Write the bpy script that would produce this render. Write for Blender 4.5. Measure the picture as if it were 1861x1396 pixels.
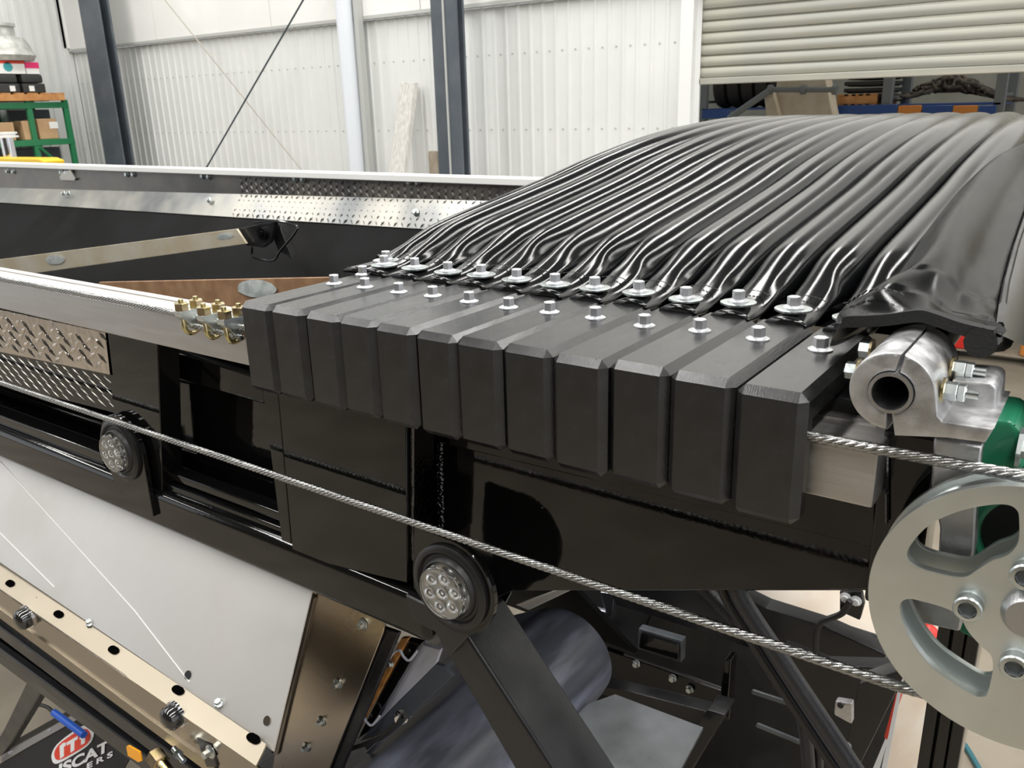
import bpy, bmesh, math, random
from mathutils import Vector, Matrix
random.seed(7)
for o in list(bpy.data.objects): bpy.data.objects.remove(o)
S = bpy.context.scene
COL = S.collection
PI = math.pi

# ------------------------------------------------------------------ camera
H = 2.7                       # camera height above the floor; shapes below are authored relative to the camera height
yaw, pit, roll, F = math.radians(35.82), math.radians(18.19), math.radians(-1.62), 1540.0
fw = Vector((-math.sin(yaw)*math.cos(pit), math.cos(yaw)*math.cos(pit), -math.sin(pit)))
rt = fw.cross(Vector((0, 0, 1))).normalized(); up = rt.cross(fw)
rt, up = rt*math.cos(roll)+up*math.sin(roll), -rt*math.sin(roll)+up*math.cos(roll)
cam_d = bpy.data.cameras.new('camera'); cam = bpy.data.objects.new('camera', cam_d); COL.objects.link(cam)
m = Matrix((rt, up, -fw)).transposed().to_4x4(); m.translation = Vector((0, 0, H)); cam.matrix_world = m
cam_d.sensor_width = 36; cam_d.lens = F/1861*36; cam_d.clip_start = .02; cam_d.clip_end = 200
cam_d.dof.use_dof = True; cam_d.dof.focus_distance = 1.35; cam_d.dof.aperture_fstop = 14
S.camera = cam

# ------------------------------------------------------------------ world, lights, exposure
wd = bpy.data.worlds.new('world'); S.world = wd; wd.use_nodes = True
wd.node_tree.nodes['Background'].inputs[0].default_value = (.93, .96, 1, 1)
wd.node_tree.nodes['Background'].inputs[1].default_value = .95
S.view_settings.view_transform = 'Standard'; S.view_settings.look = 'None'
S.view_settings.gamma = 1; S.view_settings.use_curve_mapping = False
S.view_settings.exposure = 0.22
def area(name, loc, sx, sy, power, col=(1, .985, .95), rot=(0, 0, 0)):
    l = bpy.data.lights.new(name, 'AREA'); l.shape = 'RECTANGLE'; l.size = sx; l.size_y = sy; l.energy = power; l.color = col
    o = bpy.data.objects.new(name, l); COL.objects.link(o); o.location = (loc[0], loc[1], loc[2]+H); o.rotation_euler = rot
    return o
# translucent roof sheets of the shed
for x in (-10.6, -6.4, -2.6, 1.2, 5.0):
    area('skylight', (x, 1.2, 4.15), .50, 12.0, 370)

# ------------------------------------------------------------------ pixel -> point on a real plane
def ray(px, py): return fw + rt*(px-930.5)/F - up*(py-698)/F
def aY(px, py, Y): d = ray(px, py); return d*(Y/d.y)
def aZ(px, py, Z): d = ray(px, py); return d*(Z/d.z)
def aX(px, py, X): d = ray(px, py); return d*(X/d.x)
def pp(px, py, p0, n): d = ray(px, py); n = Vector(n); return d*(Vector(p0).dot(n)/d.dot(n))

# ------------------------------------------------------------------ materials
MT = {}
def M(name, col, rough=.5, metal=0., col2=None, ns=8, stretch=(1, 1, 1), bump=0., bs=150, bstretch=None, rv=0., coat=0., spec=.5, alpha=1., trans=0., detail=4, lo=.4, hi=.65, sheen=0):
    m = bpy.data.materials.new(name); m.use_nodes = True; nt = m.node_tree; N = nt.nodes; L = nt.links
    b = N['Principled BSDF']
    b.inputs['Base Color'].default_value = (*col, 1); b.inputs['Roughness'].default_value = rough; b.inputs['Metallic'].default_value = metal
    b.inputs['Specular IOR Level'].default_value = spec; b.inputs['Coat Weight'].default_value = coat; b.inputs['Coat Roughness'].default_value = .03
    b.inputs['Transmission Weight'].default_value = trans
    tc = N.new('ShaderNodeTexCoord')
    def noise(scale, st, det=4):
        mp = N.new('ShaderNodeMapping'); mp.inputs['Scale'].default_value = st; L.new(tc.outputs['Object'], mp.inputs[0])
        n = N.new('ShaderNodeTexNoise'); n.inputs['Scale'].default_value = scale; n.inputs['Detail'].default_value = det; L.new(mp.outputs[0], n.inputs['Vector']); return n
    n = noise(ns, stretch, detail)
    if col2:
        r = N.new('ShaderNodeValToRGB'); r.color_ramp.elements[0].position = lo; r.color_ramp.elements[1].position = hi
        r.color_ramp.elements[0].color = (*col, 1); r.color_ramp.elements[1].color = (*col2, 1)
        L.new(n.outputs['Fac'], r.inputs[0]); L.new(r.outputs[0], b.inputs['Base Color'])
    if rv:
        mr = N.new('ShaderNodeMapRange'); mr.inputs['To Min'].default_value = max(0, rough-rv); mr.inputs['To Max'].default_value = rough+rv
        mr.inputs['From Min'].default_value = .3; mr.inputs['From Max'].default_value = .7
        L.new(n.outputs['Fac'], mr.inputs[0]); L.new(mr.outputs[0], b.inputs['Roughness'])
    if bump:
        n2 = noise(bs, bstretch or stretch, 3); bp = N.new('ShaderNodeBump'); bp.inputs['Strength'].default_value = bump; bp.inputs['Distance'].default_value = .001
        L.new(n2.outputs['Fac'], bp.inputs['Height']); L.new(bp.outputs[0], b.inputs['Normal'])
    MT[name] = m; return m
M('hdpe_top', (.009, .0093, .0097), .25, col2=(.014, .0143, .0147), ns=14, stretch=(2, 1, 2), bump=.12, bs=300, bstretch=(3, .2, .6), rv=.05, spec=.68)
M('black_gloss', (.004, .004, .004), .06, bump=.08, bs=90, rv=.03, ns=6, spec=.5)
M('black_satin', (.011, .011, .012), .28, bump=.1, bs=200, rv=.08, ns=10)
M('black_dusty', (.012, .012, .013), .3, col2=(.03, .031, .032), ns=5, rv=.1, bump=.1, bs=80, lo=.45, hi=.75)
M('liner_black', (.003, .003, .003), .5, spec=.05, col2=(.016, .017, .018), ns=2.2, stretch=(1, 1, .35), rv=.1, lo=.45, hi=.85)
M('vinyl', (.005, .0055, .006), .14, bump=.10, bs=700, rv=.03, ns=14, spec=.5)
M('vinyl_edge', (.006, .006, .006), .8, bump=.8, bs=300)
M('stitch', (.01, .01, .01), .6)
M('alu', (.53, .51, .49), .48, 1, col2=(.58, .565, .55), ns=20, stretch=(.4, 6, 6), bump=.15, bs=120, bstretch=(.15, 6, 6), rv=.06)
M('alu_cast', (.50, .50, .51), .45, 1, col2=(.62, .62, .63), ns=50, bump=.35, bs=350, rv=.1)
M('alu_cut', (.46, .46, .47), .36, 1, bump=.5, bs=120, bstretch=(6, 1, .5), rv=.08, ns=60)
M('zinc', (.55, .60, .60), .3, 1, col2=(.66, .70, .70), ns=14, rv=.08, bump=.1, bs=200)
M('zinc_plate', (.64, .67, .65), .42, 1, col2=(.73, .76, .74), ns=9, rv=.06, bump=.12, bs=160)
M('bolt_white', (.72, .73, .76), .3, .85, bump=.2, bs=400)
M('gold_zinc', (.60, .53, .27), .25, 1, col2=(.66, .50, .36), ns=40, rv=.08)
M('rope', (.36, .36, .355), .28, 1, bump=.3, bs=900, bstretch=(.35, 1, 1), rv=.1, ns=200)
M('tread_bright', (.66, .60, .54), .08, 1, rv=.03, ns=30, bump=3.0, bs=45, bstretch=(1, 1, .5)); M('tread_bar', (.55, .52, .46), .3, 1, col2=(.25, .24, .22), ns=60)
M('far_rail_shaded', (.15, .145, .14), .40, .8, col2=(.24, .225, .20), ns=3, rv=.1, bump=.2, bs=60)  # far rail metal darkened in colour for its upright, less lit face
M('far_rail_lit', (.27, .28, .285), .34, .9, col2=(.50, .48, .43), ns=2.5, rv=.08, bump=.2, bs=60)  # same rail metal, lightened in colour because the sloped face catches overhead light
M('stainless', (.70, .68, .65), .42, .75, col2=(.62, .60, .57), rv=.08, ns=3, bump=.03, bs=30)
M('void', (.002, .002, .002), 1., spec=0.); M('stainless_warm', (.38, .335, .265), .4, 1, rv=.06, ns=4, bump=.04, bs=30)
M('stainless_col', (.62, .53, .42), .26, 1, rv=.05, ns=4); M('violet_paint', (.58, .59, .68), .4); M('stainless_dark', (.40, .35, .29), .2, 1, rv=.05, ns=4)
M('galv', (.50, .43, .31), .5, .25, col2=(.56, .52, .43), ns=6, bump=.2, bs=80)
M('rusty', (.26, .14, .07), .7, 0, col2=(.36, .21, .11), ns=14, bump=.5, bs=80)
M('zinc_paint', (.62, .66, .64), .55, .2, col2=(.42, .46, .45), ns=30, bump=.8, bs=150)
M('cladding', (.74, .755, .74), .5, 0, col2=(.80, .81, .80), ns=1.2, rv=.05)
M('upper_panel', (.84, .84, .81), .6, 0, col2=(.88, .88, .86), ns=1.5)
M('trim_grey', (.5, .51, .49), .5)
M('column', (.075, .09, .11), .45, col2=(.10, .115, .135), ns=4)
M('pipe_white', (.76, .80, .85), .3)
M('rod_dark', (.05, .07, .08), .5); M('rod_grey', (.42, .38, .34), .5)
M('weathered_wood', (.52, .50, .47), .8, col2=(.66, .64, .60), ns=12, stretch=(4, 4, .5), bump=.5, bs=40)
M('brown_wood', (.30, .25, .19), .8, col2=(.4, .34, .27), ns=12)
M('shutter', (.40, .40, .36), .45, .2, col2=(.48, .46, .38), ns=3, stretch=(.3, 1, 2), rv=.05)
M('jamb', (.82, .83, .82), .5, col2=(.45, .33, .24), ns=9, stretch=(2, 2, .4), lo=.66, hi=.8)
M('concrete', (.25, .215, .165), .6, col2=(.32, .28, .22), ns=2.5, bump=.2, bs=60)
M('yard_wall', (.23, .24, .21), .8, col2=(.28, .28, .245), ns=3)
M('green_rack', (.02, .19, .075), .4); M('cardboard', (.47, .30, .16), .8, col2=(.55, .36, .20), ns=6)
M('pallet_wood', (.50, .22, .07), .75, col2=(.62, .33, .13), ns=9)
M('case_black', (.03, .031, .03), .5); M('paper_white', (.82, .82, .80), .6); M('red_print', (.75, .06, .03), .5)
M('pink_print', (.75, .03, .16), .5); M('teal_print', (.05, .35, .38), .5); M('yellow', (.86, .55, .02), .35); M('plastic_wrap', (.42, .43, .40), .25, col2=(.62, .62, .58), ns=10, bump=.8, bs=20)
M('rack_blue', (.03, .08, .27), .4); M('rack_orange', (.65, .24, .05), .5); M('tyre', (.035, .028, .022), .75, bump=.6, bs=60)
M('bag_white', (.60, .53, .42), .7, col2=(.50, .42, .31), ns=5); M('heap', (.06, .05, .042), .85, col2=(.12, .10, .08), ns=20)
M('steel_grey', (.2, .215, .22), .5, .4)
M('green_nylon', (.015, .17, .085), .3, col2=(.03, .22, .12), ns=12); M('rubber', (.012, .012, .012), .38)
M('lens', (1, 1, 1), .0, 0, trans=1.); M('led_reflector', (.95, .96, .97), .22, 1, bump=.1, bs=140)
M('led_base', (.80, .78, .72), .3, .6)
M('belt', (.07, .073, .09), .38, col2=(.28, .30, .38), ns=3.5, stretch=(3, .6, 3), rv=.08, lo=.42, hi=.7)
M('deck_grey', (.05, .056, .062), .3, .1, col2=(.15, .165, .18), ns=4, rv=.05)
M('violet_alu', (.50, .51, .58), .3, 1); M('orange_seal', (.62, .28, .06), .6, col2=(.3, .14, .05), ns=40)
M('blue_sleeve', (.02, .12, .62), .4); M('amber', (.95, .38, .01), .25); M('tank', (.78, .70, .60), .5, col2=(.70, .58, .46), ns=5)
M('flap_black', (.016, .016, .018), .5); M('red', (.75, .03, .02), .4); M('teal_hose', (.03, .15, .19), .5); M('white', (.85, .85, .86), .5)
M('hose', (.022, .022, .025), .33, bump=.6, bs=500); M('tin_dark', (.10, .10, .10), .12, .9)
M('ceiling_sheet', (.20, .205, .21), .6); M('dull_wall', (.07, .063, .052), .8, col2=(.11, .10, .085), ns=.6)
M('chrome', (.75, .75, .78), .12, 1); M('red_brown', (.32, .22, .19), .5)
M('weld', (.10, .10, .105), .12, 1, bump=1.0, bs=160, ns=50)

# ------------------------------------------------------------------ object helpers
BASE = {}
def setp(o, label=None, cat=None, group=None, kind=None):
    if label: o['label'] = label
    if cat: o['category'] = cat
    if group: o['group'] = group
    if kind: o['kind'] = kind
    return o
def thing(name, base, label, cat, group=None, kind=None):
    o = bpy.data.objects.new(name, None); COL.objects.link(o); o.empty_display_size = .05
    base = Vector(base); o.location = base + Vector((0, 0, H)); BASE[o.name] = base
    return setp(o, label, cat, group, kind)
def mesh_of(bm, name, mat, base, smooth=40):
    bmesh.ops.recalc_face_normals(bm, faces=bm.faces)
    me = bpy.data.meshes.new(name)
    bmesh.ops.translate(bm, verts=bm.verts, vec=-Vector(base)); bm.to_mesh(me); bm.free()
    for mm in (mat if isinstance(mat, (list, tuple)) else [mat]): me.materials.append(MT[mm])
    if smooth:
        me.shade_smooth(); me.set_sharp_from_angle(angle=math.radians(smooth))
    return me
def wn(o, smooth):
    if 0 < smooth < 100 and len(o.data.polygons) < 3000:
        w = o.modifiers.new('weighted_normals', 'WEIGHTED_NORMAL'); w.keep_sharp = True
def part(name, bm, mat, parent, label=None, kind=None, smooth=40):
    base = BASE[parent.name]
    o = bpy.data.objects.new(name, mesh_of(bm, name, mat, base, smooth)); COL.objects.link(o); o.parent = parent
    wn(o, smooth)
    BASE[o.name] = base
    return setp(o, label, None, None, kind)
def solo(name, bm, mat, label=None, cat=None, group=None, kind=None, smooth=40):
    bm.verts.ensure_lookup_table(); xs = [v.co for v in bm.verts]
    base = Vector((sum((min(v.x for v in xs), max(v.x for v in xs)))/2, (min(v.y for v in xs)+max(v.y for v in xs))/2, min(v.z for v in xs)))
    o = bpy.data.objects.new(name, mesh_of(bm, name, mat, base, smooth)); COL.objects.link(o); o.location = base+Vector((0, 0, H)); BASE[o.name] = base
    wn(o, smooth)
    return setp(o, label, cat, group, kind)
def copy_tree(o, parent=None):
    c = o.copy(); COL.objects.link(c); c.parent = parent
    BASE[c.name] = BASE.get(o.name, Vector((0, 0, 0)))
    for ch in list(o.children): copy_tree(ch, c)
    return c
def B(): return bmesh.new()
def box(bm, x0, x1, y0, y1, z0, z1, bev=0, seg=1, mtx=None):
    r = bmesh.ops.create_cube(bm, size=1)['verts']
    for v in r:
        v.co = Vector(((x0+x1)/2+v.co.x*(x1-x0), (y0+y1)/2+v.co.y*(y1-y0), (z0+z1)/2+v.co.z*(z1-z0)))
    if bev:
        es = list({e for v in r for e in v.link_edges})
        q = bmesh.ops.bevel(bm, geom=es, offset=bev, segments=seg, affect='EDGES', profile=.5); r = list({v for f in q['faces'] for v in f.verts} | {v for v in r if v.is_valid})
    if mtx is not None: bmesh.ops.transform(bm, matrix=mtx, verts=r)
    return r
def prism(bm, pts, d, bev=0, seg=1):
    """polygon of 3D points extruded by vector d"""
    vs = [bm.verts.new(p) for p in pts]; f = bm.faces.new(vs)
    e = bmesh.ops.extrude_face_region(bm, geom=[f]); nv = [g for g in e['geom'] if isinstance(g, bmesh.types.BMVert)]
    bmesh.ops.translate(bm, verts=nv, vec=Vector(d))
    if bev:
        allv = vs+nv; es = list({ed for v in allv for ed in v.link_edges})
        bmesh.ops.bevel(bm, geom=es, offset=bev, segments=seg, affect='EDGES', profile=.5)
def pY(bm, pix, Y, t, bev=0, seg=1):
    prism(bm, [aY(x, y, Y) for x, y in pix], (0, t, 0), bev, seg)
def pP(bm, pix, p0, n, t, bev=0):
    n = Vector(n).normalized(); prism(bm, [pp(x, y, p0, n) for x, y in pix], -n*t if n.y < 0 else n*t, bev)
def frame_of(d):
    d = Vector(d).normalized(); a = Vector((0, 0, 1)) if abs(d.z) < .9 else Vector((1, 0, 0))
    u = d.cross(a).normalized(); v = u.cross(d).normalized(); return u, v
def cyl(bm, p0, p1, r, n=24, r1=None, cap=True, phase=0, bev=0):
    p0, p1 = Vector(p0), Vector(p1); u, v = frame_of(p1-p0); r1 = r if r1 is None else r1
    a = [bm.verts.new(p0+(u*math.cos(2*PI*i/n+phase)+v*math.sin(2*PI*i/n+phase))*r) for i in range(n)]
    b = [bm.verts.new(p1+(u*math.cos(2*PI*i/n+phase)+v*math.sin(2*PI*i/n+phase))*r1) for i in range(n)]
    for i in range(n): bm.faces.new((a[i], a[(i+1) % n], b[(i+1) % n], b[i]))
    if cap: bm.faces.new(a); bm.faces.new(b[::-1])
    if bev:
        es = [e for e in {e for w in b for e in w.link_edges} if all(x in b for x in e.verts)]
        bmesh.ops.bevel(bm, geom=es, offset=bev, segments=2, affect='EDGES', profile=.5)
def lathe(bm, c, ax, prof, n=32):
    """prof = [(dist along axis, radius)]"""
    c = Vector(c); ax = Vector(ax).normalized(); u, v = frame_of(ax); rings = []
    for t, r in prof:
        if r < 1e-6: rings.append([bm.verts.new(c+ax*t)])
        else: rings.append([bm.verts.new(c+ax*t+(u*math.cos(2*PI*i/n)+v*math.sin(2*PI*i/n))*r) for i in range(n)])
    for A, Bq in zip(rings, rings[1:]):
        for i in range(n):
            j = (i+1) % n
            if len(A) == 1 and len(Bq) == 1: continue
            if len(A) == 1: bm.faces.new((A[0], Bq[j], Bq[i]))
            elif len(Bq) == 1: bm.faces.new((A[i], A[j], Bq[0]))
            else: bm.faces.new((A[i], A[j], Bq[j], Bq[i]))
def pipe(bm, pts, r, n=10, cap=True):
    pts = [Vector(p) for p in pts]; prev = None; u = v = None
    for i, p in enumerate(pts):
        d = (pts[min(i+1, len(pts)-1)]-pts[max(i-1, 0)]).normalized()
        if u is None: u, v = frame_of(d)
        else:
            u = (u-d*u.dot(d)).normalized(); v = d.cross(u)
        rr = r[i] if isinstance(r, (list, tuple)) else r
        ring = [bm.verts.new(p+(u*math.cos(2*PI*k/n)+v*math.sin(2*PI*k/n))*rr) for k in range(n)]
        if prev:
            for k in range(n): bm.faces.new((prev[k], prev[(k+1) % n], ring[(k+1) % n], ring[k]))
        elif cap: bm.faces.new(ring[::-1])
        prev = ring
    if cap: bm.faces.new(prev)
def spline(pts, n=8):
    pts = [Vector(p) for p in pts]; o = []
    for i in range(len(pts)-1):
        p0, p1, p2, p3 = pts[max(i-1, 0)], pts[i], pts[i+1], pts[min(i+2, len(pts)-1)]
        for k in range(n):
            t = k/n; o.append(.5*((2*p1)+(p2-p0)*t+(2*p0-5*p1+4*p2-p3)*t*t+(3*p1-p0-3*p2+p3)*t**3))
    return o+[pts[-1]]
def interp(x, tab):
    if x <= tab[0][0]: return tab[0][1]
    for (a, fa), (b, fb) in zip(tab, tab[1:]):
        if x <= b:
            t = (x-a)/(b-a); return fa+(fb-fa)*t
    return tab[-1][1]
def sinterp(x, tab):
    """smooth (catmull-rom) table lookup"""
    n = len(tab)
    if x <= tab[0][0]: return tab[0][1]
    if x >= tab[-1][0]: return tab[-1][1]
    for i in range(n-1):
        if x <= tab[i+1][0]:
            (x1, y1), (x2, y2) = tab[i], tab[i+1]; x0, y0 = tab[max(i-1, 0)]; x3, y3 = tab[min(i+2, n-1)]
            m1 = (y2-y0)/(x2-x0); m2 = (y3-y1)/(x3-x1); h = x2-x1; t = (x-x1)/h
            return (2*t**3-3*t*t+1)*y1+(t**3-2*t*t+t)*h*m1+(-2*t**3+3*t*t)*y2+(t**3-t*t)*h*m2
def flat_with_holes(outer, holes, org, ux, uy, th, bev=0.0):
    """2D outlines -> bmesh of a plate with holes (curve fill)"""
    cu = bpy.data.curves.new('tmp', 'CURVE'); cu.dimensions = '2D'; cu.fill_mode = 'BOTH'; cu.extrude = max(th/2-bev, 1e-5); cu.bevel_depth = bev; cu.bevel_resolution = 1
    if bev: cu.offset = -bev
    for pl in [outer]+list(holes):
        s = cu.splines.new('POLY'); s.points.add(len(pl)-1); s.use_cyclic_u = True
        for q, (x, y) in zip(s.points, pl): q.co = (x, y, 0, 1)
    ob = bpy.data.objects.new('tmp', cu); COL.objects.link(ob)
    me = bpy.data.meshes.new_from_object(ob.evaluated_get(bpy.context.evaluated_depsgraph_get()))
    bpy.data.objects.remove(ob); bpy.data.curves.remove(cu)
    bm = B(); bm.from_mesh(me); bpy.data.meshes.remove(me); bmesh.ops.remove_doubles(bm, verts=bm.verts, dist=1e-6)
    ux, uy = Vector(ux).normalized(), Vector(uy).normalized(); uz = ux.cross(uy)
    mt = Matrix((ux, uy, uz)).transposed().to_4x4(); mt.translation = Vector(org)
    bmesh.ops.transform(bm, matrix=mt, verts=bm.verts); return bm
def text_mesh(txt, size, org, ux, uy, th, bold=0.0, shear=0, align='LEFT', sp=1.0):
    cu = bpy.data.curves.new('tmp', 'FONT'); cu.body = txt; cu.size = size; cu.extrude = th/2; cu.offset = bold; cu.align_x = align; cu.shear = shear; cu.space_character = sp
    ob = bpy.data.objects.new('tmp', cu); COL.objects.link(ob)
    me = bpy.data.meshes.new_from_object(ob.evaluated_get(bpy.context.evaluated_depsgraph_get()))
    bpy.data.objects.remove(ob); bpy.data.curves.remove(cu)
    bm = B(); bm.from_mesh(me); bpy.data.meshes.remove(me)
    ux, uy = Vector(ux).normalized(), Vector(uy).normalized(); uz = ux.cross(uy)
    mt = Matrix((ux, uy, uz)).transposed().to_4x4(); mt.translation = Vector(org)
    bmesh.ops.transform(bm, matrix=mt, verts=bm.verts); return bm
def hexbolt(bm_w, bm_h, c, n, fr, fh, hr, hh, nn=24):
    """flange and six-sided head standing on c along n"""
    c, n = Vector(c), Vector(n).normalized()
    lathe(bm_w, c, n, [(0, 0), (0, fr), (fh*.4, fr), (fh, hr*1.05), (fh, 0)], nn)
    cyl(bm_h, c+n*fh*.8, c+n*(fh+hh), hr, 6, phase=.3, bev=hr*.12)

# ================================================================== THE SHED
# floor
b = B(); box(b, -16, 9, -9, 16, -H-.1, -H); solo('floor', b, 'concrete', 'grey-beige concrete shed floor', None, kind='structure')
b = B(); box(b, -16, 9, -9, 7.6, 4.3, 4.4); solo('ceiling', b, 'ceiling_sheet', 'pale sheet roof of the shed', None, kind='structure')
WY = 7.5
b = B(); box(b, -13.6, 9, -9.1, -9, -H, 4.3); solo('wall_front', b, 'dull_wall', 'dull brown-grey shed wall behind the viewer', None, kind='structure')
wall = thing('wall_back', (-8, WY, -H), 'white corrugated cladding wall below smooth white panels', None, kind='structure')
def clad_sheet(x0, nrib, z0, z1, pitch, d, horiz=1):
    b = B(); prof = []
    for k in range(nrib):
        x = x0+k*pitch
        prof += [(x, 0), (x+pitch*.66, 0), (x+pitch*.74, -d), (x+pitch*.88, -d), (x+pitch*.96, 0)]
    prof.append((x0+nrib*pitch, 0))
    A = [b.verts.new((x, WY+y, z0)) for x, y in prof]; C = [b.verts.new((x, WY+y, z1)) for x, y in prof]
    for i in range(len(A)-1): b.faces.new((A[i], A[i+1], C[i+1], C[i]))
    return b
PIT = .148; xs = -13.62; k = 0; proto = None
while xs+5*PIT < -3.40:
    if proto is None:
        proto = part('cladding_sheet', clad_sheet(xs, 5, -H, .95, PIT, .015), 'cladding', wall, smooth=20)
    else:
        c = proto.copy(); COL.objects.link(c); c.parent = wall; c.location = (k*5*PIT, 0, 0)
    xs += 5*PIT; k += 1
part('cladding_sheet', clad_sheet(xs, int((-3.38-xs)/PIT)+1, -H, .95, PIT, .015), 'cladding', wall, smooth=20)
b = B()
for zz in (-.235, .50):
    x = -13.62+PIT*.3
    while x < -3.5:
        cyl(b, (x, WY-.008, zz), (x, WY+.001, zz), .009, 6); x += PIT
part('cladding_screw', b, 'trim_grey', wall, kind='stuff')
b = B(); xx = -13.62
while xx < -3.2:
    x1 = min(xx+2.4, -3.2); box(b, xx+.004, x1-.004, WY-.075, WY+.02, .99, 4.3, .004); xx = x1
part('upper_panel', b, 'upper_panel', wall)
b = B(); box(b, -13.6, -3.3, WY-.085, WY+.02, .955, .988); part('ledge_trim', b, 'trim_grey', wall)
b = B()
box(b, -3.36, 9, WY, WY+.1, .96, 4.3); box(b, -3.4, 9, WY-.12, WY, .93, 1.05, .01); part('lintel', b, 'upper_panel', wall)
# left wall
wl = thing('wall_left', (-13.62, 5, -H), 'white corrugated end wall with a rusty corner flashing', None, kind='structure')
def lclad(y0, n):
    b = B(); prof = []
    for k in range(n):
        y = y0-k*PIT
        prof += [(0, y), (0, y-PIT*.6), (.03, y-PIT*.68), (.03, y-PIT*.9), (0, y-PIT*.98)]
    A = [b.verts.new((-13.62+x, y, -H)) for x, y in prof]; C = [b.verts.new((-13.62+x, y, 4.3)) for x, y in prof]
    for i in range(len(A)-1): b.faces.new((A[i], A[i+1], C[i+1], C[i]))
    return b
pl = part('cladding_sheet', lclad(WY, 5), 'cladding', wl, smooth=20)
for k in range(1, 9):
    c = pl.copy(); COL.objects.link(c); c.parent = wl; c.location = (0, -k*5*PIT, 0)
b = B(); box(b, -13.62, -13.52, WY-.1, WY-.02, -H, 4.3); part('corner_flashing', b, 'jamb', wl)
b = B(); p_ = aX(130, 88, -13.5); box(b, -13.6, -13.48, aX(125, 60, -13.5).y, WY-.1, p_.z, 4.3, .004); part('upper_panel', b, 'upper_panel', wl)
# steel columns
def ibeam(x0, x1, Y, dep, name, label):
    t = thing(name, ((x0+x1)/2, Y+dep/2, -H), label, 'column')
    b = B(); box(b, x0, x1, Y, Y+.03, -H, 4.2, .003); part('flange', b, 'column', t)
    b = B(); box(b, x0, x1, Y+dep-.03, Y+dep, -H, 4.2, .003); part('flange', b, 'column', t)
    b = B(); box(b, (x0+x1)/2-.012, (x0+x1)/2+.012, Y+.03, Y+dep-.03, -H, 4.2); part('web', b, 'column', t)
    return t
a, c_ = aY(167, 150, 6.9), aY(201, 150, 6.9)
ibeam(a.x, c_.x, 6.9, .17, 'steel_column', 'dark grey steel column at the left, beside the stacked shelf')
a, c_ = aY(813, 150, 6.8), aY(834, 150, 6.8)
t = ibeam(a.x, c_.x, 6.8, .13, 'steel_column', 'dark grey steel column in the middle of the back wall, right of the plank')
a2, c2 = aY(789, 150, 6.95), aY(814, 150, 6.95)
b = B(); box(b, a2.x, c2.x, 6.95, 6.97, -H, 4.2, .003); part('stiffener', b, 'column', t)
b = B(); box(b, a.x-.012, a.x+.004, 6.785, 6.80, -H, 4.2); part('edge_strip', b, 'trim_grey', t, label='pale strip painted as the highlight on the flange edge')  # pale strip stands in for light caught on the front flange edge
# downpipe
t = thing('downpipe', aY(640, 200, 7.3)*1+Vector((0, 0, -H-aY(640, 200, 7.3).z)), 'white round downpipe standing on the back wall left of the plank', 'pipe')
a = aY(636, 150, 7.3); b = B(); cyl(b, (a.x, 7.3, -H), (a.x, 7.3, 4.2), .095, 24); part('pipe_run', b, 'pipe_white', t)
b = B(); box(b, a.x+.11, a.x+.17, 7.33, 7.41, -H, 4.2); part('backing_channel', b, 'trim_grey', t)
# bracing rods
def rod(p, q, Y0, Y1, r, mat, label):
    a, c = aY(*p, Y0), aY(*q, Y1); d = (c-a); b = B(); cyl(b, a-d*.35, c+d*.25, r, 8)
    solo('brace_rod', b, mat, label, 'rod')
rod((300, 0), (545, 305), 7.18, 7.18, .008, 'rod_grey', 'thin pale bracing rod running down to the right across the back wall')
rod((551, 0), (375, 305), 7.12, 7.12, .010, 'rod_dark', 'thin dark bracing rod running down to the left across the back wall')
# planks
b = B(); A = [aY(728, 148, 7.36), aY(753, 150, 7.36), aY(733, 320, 7.05), aY(706, 320, 7.05)]
d = A[2]-A[1]; A[2] = A[1]+d*2.6; A[3] = A[0]+(A[3]-A[0])*2.6
prism(b, A, (.02, .05, 0), .004); solo('plank', b, 'weathered_wood', 'weathered grey plank leaning on the back wall left of the middle column', 'plank')
b = B(); A = [aY(783, 274, 7.3), aY(796, 274, 7.3)]
box(b, A[0].x, A[1].x+.02, 7.25, 7.32, -H, A[0].z, .004); solo('plank', b, 'brown_wood', 'short brown board standing upright behind the middle column', 'plank')

# roller shutter
DX0 = -3.30
dr = thing('door_1', (-1, WY, .17), 'half open roller shutter of pale ribbed slats', None, kind='structure')
def slat(z):
    b = B(); prof = [(0, 0), (-.018, .006), (-.028, .025), (-.03, .05), (-.022, .078), (0, .09), (.012, .094)]
    A = [b.verts.new((DX0, WY+.04+y, z+zz)) for y, zz in prof]; C = [b.verts.new((2.9, WY+.04+y, z+zz)) for y, zz in prof]
    for i in range(len(A)-1): b.faces.new((A[i], A[i+1], C[i+1], C[i]))
    return b
DZ = .185; s0 = part('slat', slat(DZ), 'shutter', dr)
for k in range(1, 9):
    c = s0.copy(); COL.objects.link(c); c.parent = dr; c.location = (0, 0, k*.094)
b = B(); box(b, DX0, 2.9, WY-.0, WY+.06, DZ-.055, DZ, .006); part('bottom_rail', b, 'shutter', dr)
b = B(); box(b, DX0-.12, DX0, WY-.10, WY+.12, -H, .93, .006); solo('trim_1', b, 'jamb', 'white rust-streaked door jamb left of the roller shutter', None, kind='structure')
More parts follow.
